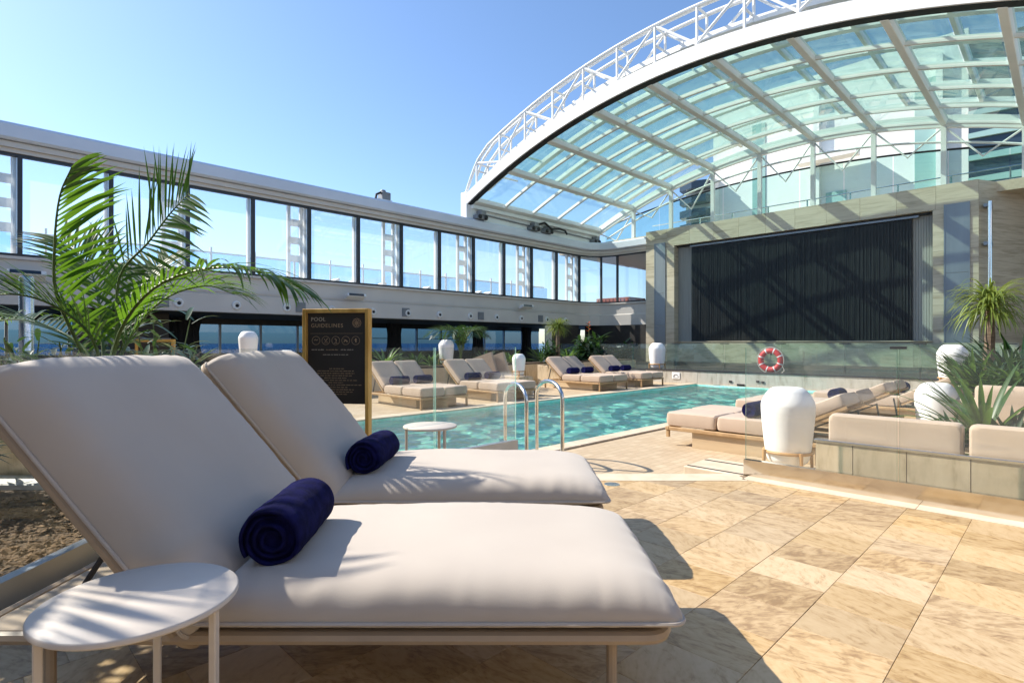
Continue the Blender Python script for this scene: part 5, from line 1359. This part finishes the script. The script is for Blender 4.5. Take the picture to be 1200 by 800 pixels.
def ponytail(loc, th, R_, label, seed, n=260, mat='lime_leaf', planter_h=0.0):
    rg = random.Random(seed); t = thing('ponytail_palm', label, 'palm', loc)
    path = [V((0.0, 0, 0)), V((0.015, 0.01, th * 0.35)), V((-0.01, 0.0, th * 0.7)), V((0.0, 0.0, th))]
    MB().tube(bez(path, 12), [0.075 * (1 - 0.035 * i) * (1 + 0.08 * (i % 2)) for i in range(13)], 10).build('trunk', 'trunk_bark', t)
    m = MB()
    for k in range(n):
        a = rg.uniform(0, 6.28); e = rg.uniform(-0.25, 1.25)
        blade(m, V((0.03 * math.cos(a), 0.03 * math.sin(a), th + rg.uniform(-0.14, 0.06))), V((math.cos(a), math.sin(a), e * 1.5)), R_ * rg.uniform(0.75, 1.35), 0.022 * R_ / 0.45, rg.uniform(2.0, 3.6), V((0, 0, 1)), rg, seg=6, fold=0.3)
    stuff(m.build('crown', mat, t, ang=60, fix=False))
    return t

# bark bed behind the angled fence
bd0 = [RD(-2.21, 0.6), RD(-2.21, 3.52), RD(-3.9, 4.6), RD(-4.6, 3.2), RD(-4.6, 0.6)]
bed = struct(MB().prism([(p.x, p.y) for p in bd0], -0.02, 0.03).build('bark_bed', 'bark_soil', smooth=False))
m = MB(); rg = random.Random(9)
cs_ = [(V((a, b, 0)).normalized()) for a, b in ((1, 0),)]
for k in range(9000):
    r_, d_ = rg.uniform(-4.4, -2.24), rg.uniform(0.8, 4.0)
    p = RD(r_, d_, 0.033 + rg.uniform(0, 0.02)); a = rg.uniform(0, 3.14); L, w_ = rg.uniform(0.012, 0.035), rg.uniform(0.005, 0.014)
    u = V((math.cos(a), math.sin(a), rg.uniform(-0.5, 0.5))) * L; v = V((-math.sin(a), math.cos(a), rg.uniform(-0.5, 0.5))) * w_
    h_ = V((0, 0, 0.004))
    m.add([p - u - v, p + u - v * 0.7, p + u * 0.8 + v, p - u * 0.9 + v, p + h_], [(0, 1, 4), (1, 2, 4), (2, 3, 4), (3, 0, 4)])
ch = stuff(m.build('chips', 'bark_chips', bed, smooth=False, fix=False))
kb = thing('bed_kerb', 'white rimmed stone kerb along the far side of the bark bed', 'kerb', RD(-3.9, 4.55))
m = MB(); m.M = Matrix.Rotation(rad(-45), 4, 'Z'); m.box(-2.0, 1.2, 0, 0.12, 0, 0.42); m.M = None; m.build('kerb_wall', 'travertine_low', kb, smooth=False)
m = MB(); m.M = Matrix.Rotation(rad(-45), 4, 'Z'); m.box(-2.02, 1.22, -0.30, -0.005, 0.0, 0.075, b=0.01); m.M = None; m.build('rim', 'white_paint', kb, smooth=False)
# understory at the left
for i, (r_, d_, Hh, R_, sd) in enumerate(((-3.3, 4.25, 1.35, 0.6, 1), (-2.6, 4.6, 1.3, 0.55, 2), (-4.1, 4.1, 1.4, 0.65, 3), (-4.9, 5.6, 1.7, 0.8, 4), (-3.4, 5.4, 1.7, 0.75, 5))):
    p = RD(r_, d_, LOW if d_ > 4.5 else 0.03); bush(p, 'dark leafy shrub growing under the feather palm', 300, R_, Hh, 0.34, 0.05, 'dark_leaf', sd, group='shrubs under the feather palm')
for i, (r_, d_, Hh, R_, sd, lab) in enumerate(((-2.75, 1.25, 1.25, 0.5, 11, 'leafy shrub in the bark bed beside the round table'), (-2.85, 1.95, 1.45, 0.55, 12, 'tall leafy shrub in the bark bed beside the lounger head'), (-3.1, 2.5, 1.5, 0.55, 13, 'leafy shrub at the foot of the taller feather palm'))):
    bush(RD(r_, d_, 0.03), lab, 380, R_, Hh, 0.36, 0.06, 'dark_leaf', sd, group='shrubs in the bark bed')
# steel post
p = atd(31, 410, 6.2); t = thing('steel_post', 'thick brushed steel post standing among the palm fronds', 'post', (p.x, p.y, LOW))
MB().lathe([(0.066, 0), (0.066, atd(31, 326, 6.2).z - LOW), (0.055, atd(31, 325, 6.2).z - LOW + 0.012), (0.0, atd(31, 325, 6.2).z - LOW + 0.014)], 24).build('tube', 'steel', t); MB().lathe([(0.11, 0), (0.11, 0.02), (0.07, 0.025)], 20).build('flange', 'steel', t)

# planter behind the bench with strap plants
pb = thing('bench_planter', 'stone planter behind the bench filled with strap-leaved plants', 'planter', (6.3, 0.0, LOW))
BX('box', 'travertine_low', pb, -0.45, 0.55, -1.9, 0.85, 0.0, 0.40, smooth=False); BX('soil', 'bark_soil', pb, -0.40, 0.50, -1.85, 0.80, 0.401, 0.42, smooth=False)
q = onX(1152, 500, 6.15)
strap_plant((6.15, q.y, 0.27), 'large strap-leaved plant with long arching green leaves behind the bench', 34, 0.80, 0.045, 'strap_leaf', 4, up=1.25, droop=1.3)
for k, (px, X, L, n_) in enumerate(((1118, 6.1, 0.30, 26), (1187, 6.2, 0.42, 30), (1172, 5.98, 0.26, 24), (1135, 6.35, 0.28, 24), (1196, 5.95, 0.3, 24))):
    y = onX(px, 490, X).y; strap_plant((X, y, 0.27), 'small spiky dark green plant around the large strap-leaved plant', n_, L, 0.035, 'dark_leaf', 30 + k, name='spiky_plant', up=1.0, droop=0.7, separate=False, group='spiky plants in the bench planter')
# second planter with a ponytail palm
pb = thing('corner_planter', 'long cream planter under the ponytail palm and the dark plants', 'planter', (10.2, 0.2, LOW))
BX('box', 'daybed_shell', pb, -1.3, 2.0, -2.0, 1.05, 0.0, 0.62, b=0.03); BX('soil', 'bark_soil', pb, -1.2, 1.9, -1.9, 0.95, 0.621, 0.64, smooth=False)
q = onX(1160, 430, 10.0); ponytail((10.0, q.y, 0.48), 1.22, 0.50, 'ponytail palm with a shaggy lime crown in the cream planter', 3)
for k, (px, X, L, mt) in enumerate(((1140, 9.6, 0.75, 'strap_leaf'), (1182, 9.8, 0.85, 'dark_leaf'), (1160, 9.2, 0.55, 'dark_leaf'), (1195, 9.3, 0.7, 'strap_leaf'), (1188, 9.2, 0.4, 'strap_leaf'), (1128, 10.6, 0.6, 'dark_leaf'), (1172, 10.6, 0.9, 'dark_leaf'), (1200, 10.4, 1.0, 'dark_leaf'))):
    y = onX(px, 440, X).y; strap_plant((X, y, 0.48), 'dense strap-leaved plant under the ponytail palm', 46, L, 0.05, mt, 60 + k, up=1.15, droop=1.2, separate=False, group='plants in the cream planter')
bench2 = thing('cream_seat_back', 'cream cushioned seat back before the long cream planter', 'seat', (8.7, -0.3, LOW))
m, lp_ = cushion(1.5, 0.5, 0.09, 0.09, nx=18, ny=12, rc_=0.06, wr=0.4, crown=0.2); m.v = [Vector((v.z, v.x + 0.35, 0.55 + v.y)) for v in m.v]; weld(m.build('back_cushion', 'daybed_fabric', bench2)); BX('base', 'travertine_low', bench2, -0.35, 0.05, -0.4, 1.1, 0, 0.3, smooth=False)
# lanterns further off
p = onX(1097, 470, 9.0); lantern((9.0, p.y, LOW), 0.86, 'white drum lantern beside the strap-leaved plants and the plant-side daybed')
p = onX(1116, 440, 11.6)
pdl = thing('stone_pedestal', 'low stone pedestal under the lantern beside the ponytail palm', 'pedestal', (11.6, p.y, LOW)); BX('block', 'marble_pale', pdl, -0.3, 0.3, -0.3, 0.3, 0, 0.56, b=0.01)
lantern((11.6, p.y, LOW + 0.56), 0.78, 'white drum lantern on a stone pedestal beside the ponytail palm', legs=True)
# far side of the pool: planter walls, lanterns, plants
def lan_far(px, pyb, d, s, label, block=True):
    p = atd(px, pyb, d)
    if block and p.z > LOW + 0.1:
        b_ = thing('stone_block', 'stone block under the ' + label, 'block', (p.x, p.y, LOW)); BX('block', 'travertine_low', b_, -0.25, 0.25, -0.25, 0.25, 0, p.z - LOW, smooth=False)
    lantern((p.x, p.y, max(p.z, LOW)), s, label)
lantern((17.4, 10.2, 0.195), 1.05, 'white drum lantern on the stage beside the stone portal')
lan_far(608, 441, 14.0, 0.62, 'white drum lantern behind the daybed by the square planter')
lantern((onY(523, 400, 12.45).x, 12.45, LOW + 0.665), 0.80, 'white drum lantern before the small feather palm under the overhang')
lan_far(291, 424, 11.0, 0.66, 'white drum lantern behind the second lounger', False)
lan_far(336, 440, 10.0, 0.5, 'small white drum lantern peeping over the second lounger beside the sign', False)
lan_far(462, 470, 12.2, 0.6, 'white drum lantern behind the daybed seen through the glass fence', False)
# long low planter wall behind the far daybeds
pl_ = thing('long_planter', 'long low stone planter wall behind the far daybeds', 'planter', (10.0, 12.6, LOW))
for k in range(11): BX('slab', 'travertine_low', pl_, -8.4 + k * 1.6, -8.4 + k * 1.6 + 1.594, -0.4 + random.uniform(-0.002, 0.002), 0.4, 0, 0.62, smooth=False)
BX('soil', 'bark_soil', pl_, -8.3, 9.1, -0.32, 0.32, 0.621, 0.66, smooth=False)
fp = onY(530, 400, 13.0); O3 = Vector((fp.x, 12.6, LOW + 0.64))
t = thing('feather_palm', 'small dark feather palm under the overhang behind the lantern', 'palm', O3)
for k in range(9):
    a = k * 0.698 + 0.2; Lr = rng.uniform(0.8, 1.1)
    pts = [O3, O3 + V((0.05 * math.cos(a), 0.05 * math.sin(a), 0.45)), O3 + V((0.3 * Lr * math.cos(a), 0.3 * Lr * math.sin(a), 0.95)), O3 + V((0.7 * Lr * math.cos(a), 0.7 * Lr * math.sin(a), 1.05)), O3 + V((0.95 * Lr * math.cos(a), 0.95 * Lr * math.sin(a), 0.85))]
    frond('frond', t, O3, pts, V((0, 0, 1)), 0.42, 18, rng, bare=0.3, droop=0.8, wd=0.035, mats=('dark_leaf', 'stalk'))
for k, (px, L) in enumerate(((452, 0.7), (487, 0.5), (505, 0.45), (568, 0.6), (598, 0.5), (634, 0.7), (665, 0.6))):
    x = onY(px, 420, 12.6).x; strap_plant((x, 12.6, LOW + 0.64), 'strap-leaved plant in the long stone planter behind the far daybeds', 30, L, 0.06, 'dark_leaf' if k % 2 else 'strap_leaf', 90 + k, up=1.1, droop=1.1, separate=False, group='plants in the long stone planter')
# square box with a ponytail palm between the far daybeds
x = onY(648, 440, 11.4).x
t = thing('square_planter', 'square stone planter box holding a small ponytail palm', 'planter', (x, 11.2, LOW)); BX('box', 'travertine_low', t, -0.45, 0.45, -0.45, 0.45, 0, 0.62, b=0.01, smooth=False); BX('soil', 'bark_soil', t, -0.4, 0.4, -0.4, 0.4, 0.621, 0.63, smooth=False)
ponytail((x, 11.2, LOW + 0.62), 1.20, 0.45, 'small ponytail palm in the square box before the wall beam', 8, n=200)
bush((x - 0.3, 11.3, LOW + 0.62), 'dark shrub at the foot of the small ponytail palm', 220, 0.5, 0.7, 0.35, 0.06, 'dark_leaf', 17)
# lush plants in the dark corner
for k, (px, Y, Hh, R_) in enumerate(((684, 13.5, 1.6, 0.9), (700, 14.2, 1.7, 0.9), (730, 15.0, 1.4, 0.8), (670, 13.0, 1.2, 0.7))):
    x = onY(px, 420, Y).x; bush((x, Y, LOW), 'lush dark banana-like plant in the corner behind the far daybeds', 300, R_, Hh, 0.6, 0.13, 'dark_leaf', 40 + k, name='broadleaf_plant', group='broadleaf plants in the far corner')
x = onY(690, 420, 13.6).x
t = thing('heliconia_flower', 'red heliconia flower spike above the dark broadleaf plants', 'flower', (x, 13.6, LOW)); MB().tube([(0, 0, 0), (0.02, 0, 1.2), (0.0, 0, 2.1)], 0.015, 6).build('stem', 'stalk', t)
m = MB()
for k in range(6): blade(m, V((0, 0, 1.75 + 0.07 * k)), V((1 if k % 2 else -1, 0.2, 0.5)), 0.2, 0.07, 0.3, V((0, 0, 1)), rng, fold=0.6)
m.build('bract', 'beak_red', t, ang=60, fix=False)
# upholstered chairs by the lantern
for k, px in enumerate((582, 596)):
    p = onz(px, 447, LOW); p = atd(px, 440, 15.0)
    t = thing('lounge_chair', 'cream upholstered lounge chair behind the far daybeds', 'chair', (p.x, p.y, LOW), rad(20), 'cream lounge chairs behind the far daybeds')
    BX('seat', 'daybed_fabric', t, -0.35, 0.35, -0.35, 0.35, 0.25, 0.45, b=0.05); m = MB(); m.bar((0, 0.32, 0.40), (0, 0.5, 0.95), 0.72, 0.12); m.build('backrest', 'daybed_fabric', t)
    for sx in (-0.3, 0.3):
        for sy in (-0.3, 0.3): BX('leg', 'teak', t, sx - 0.02, sx + 0.02, sy - 0.02, sy + 0.02, 0, 0.249, smooth=False)
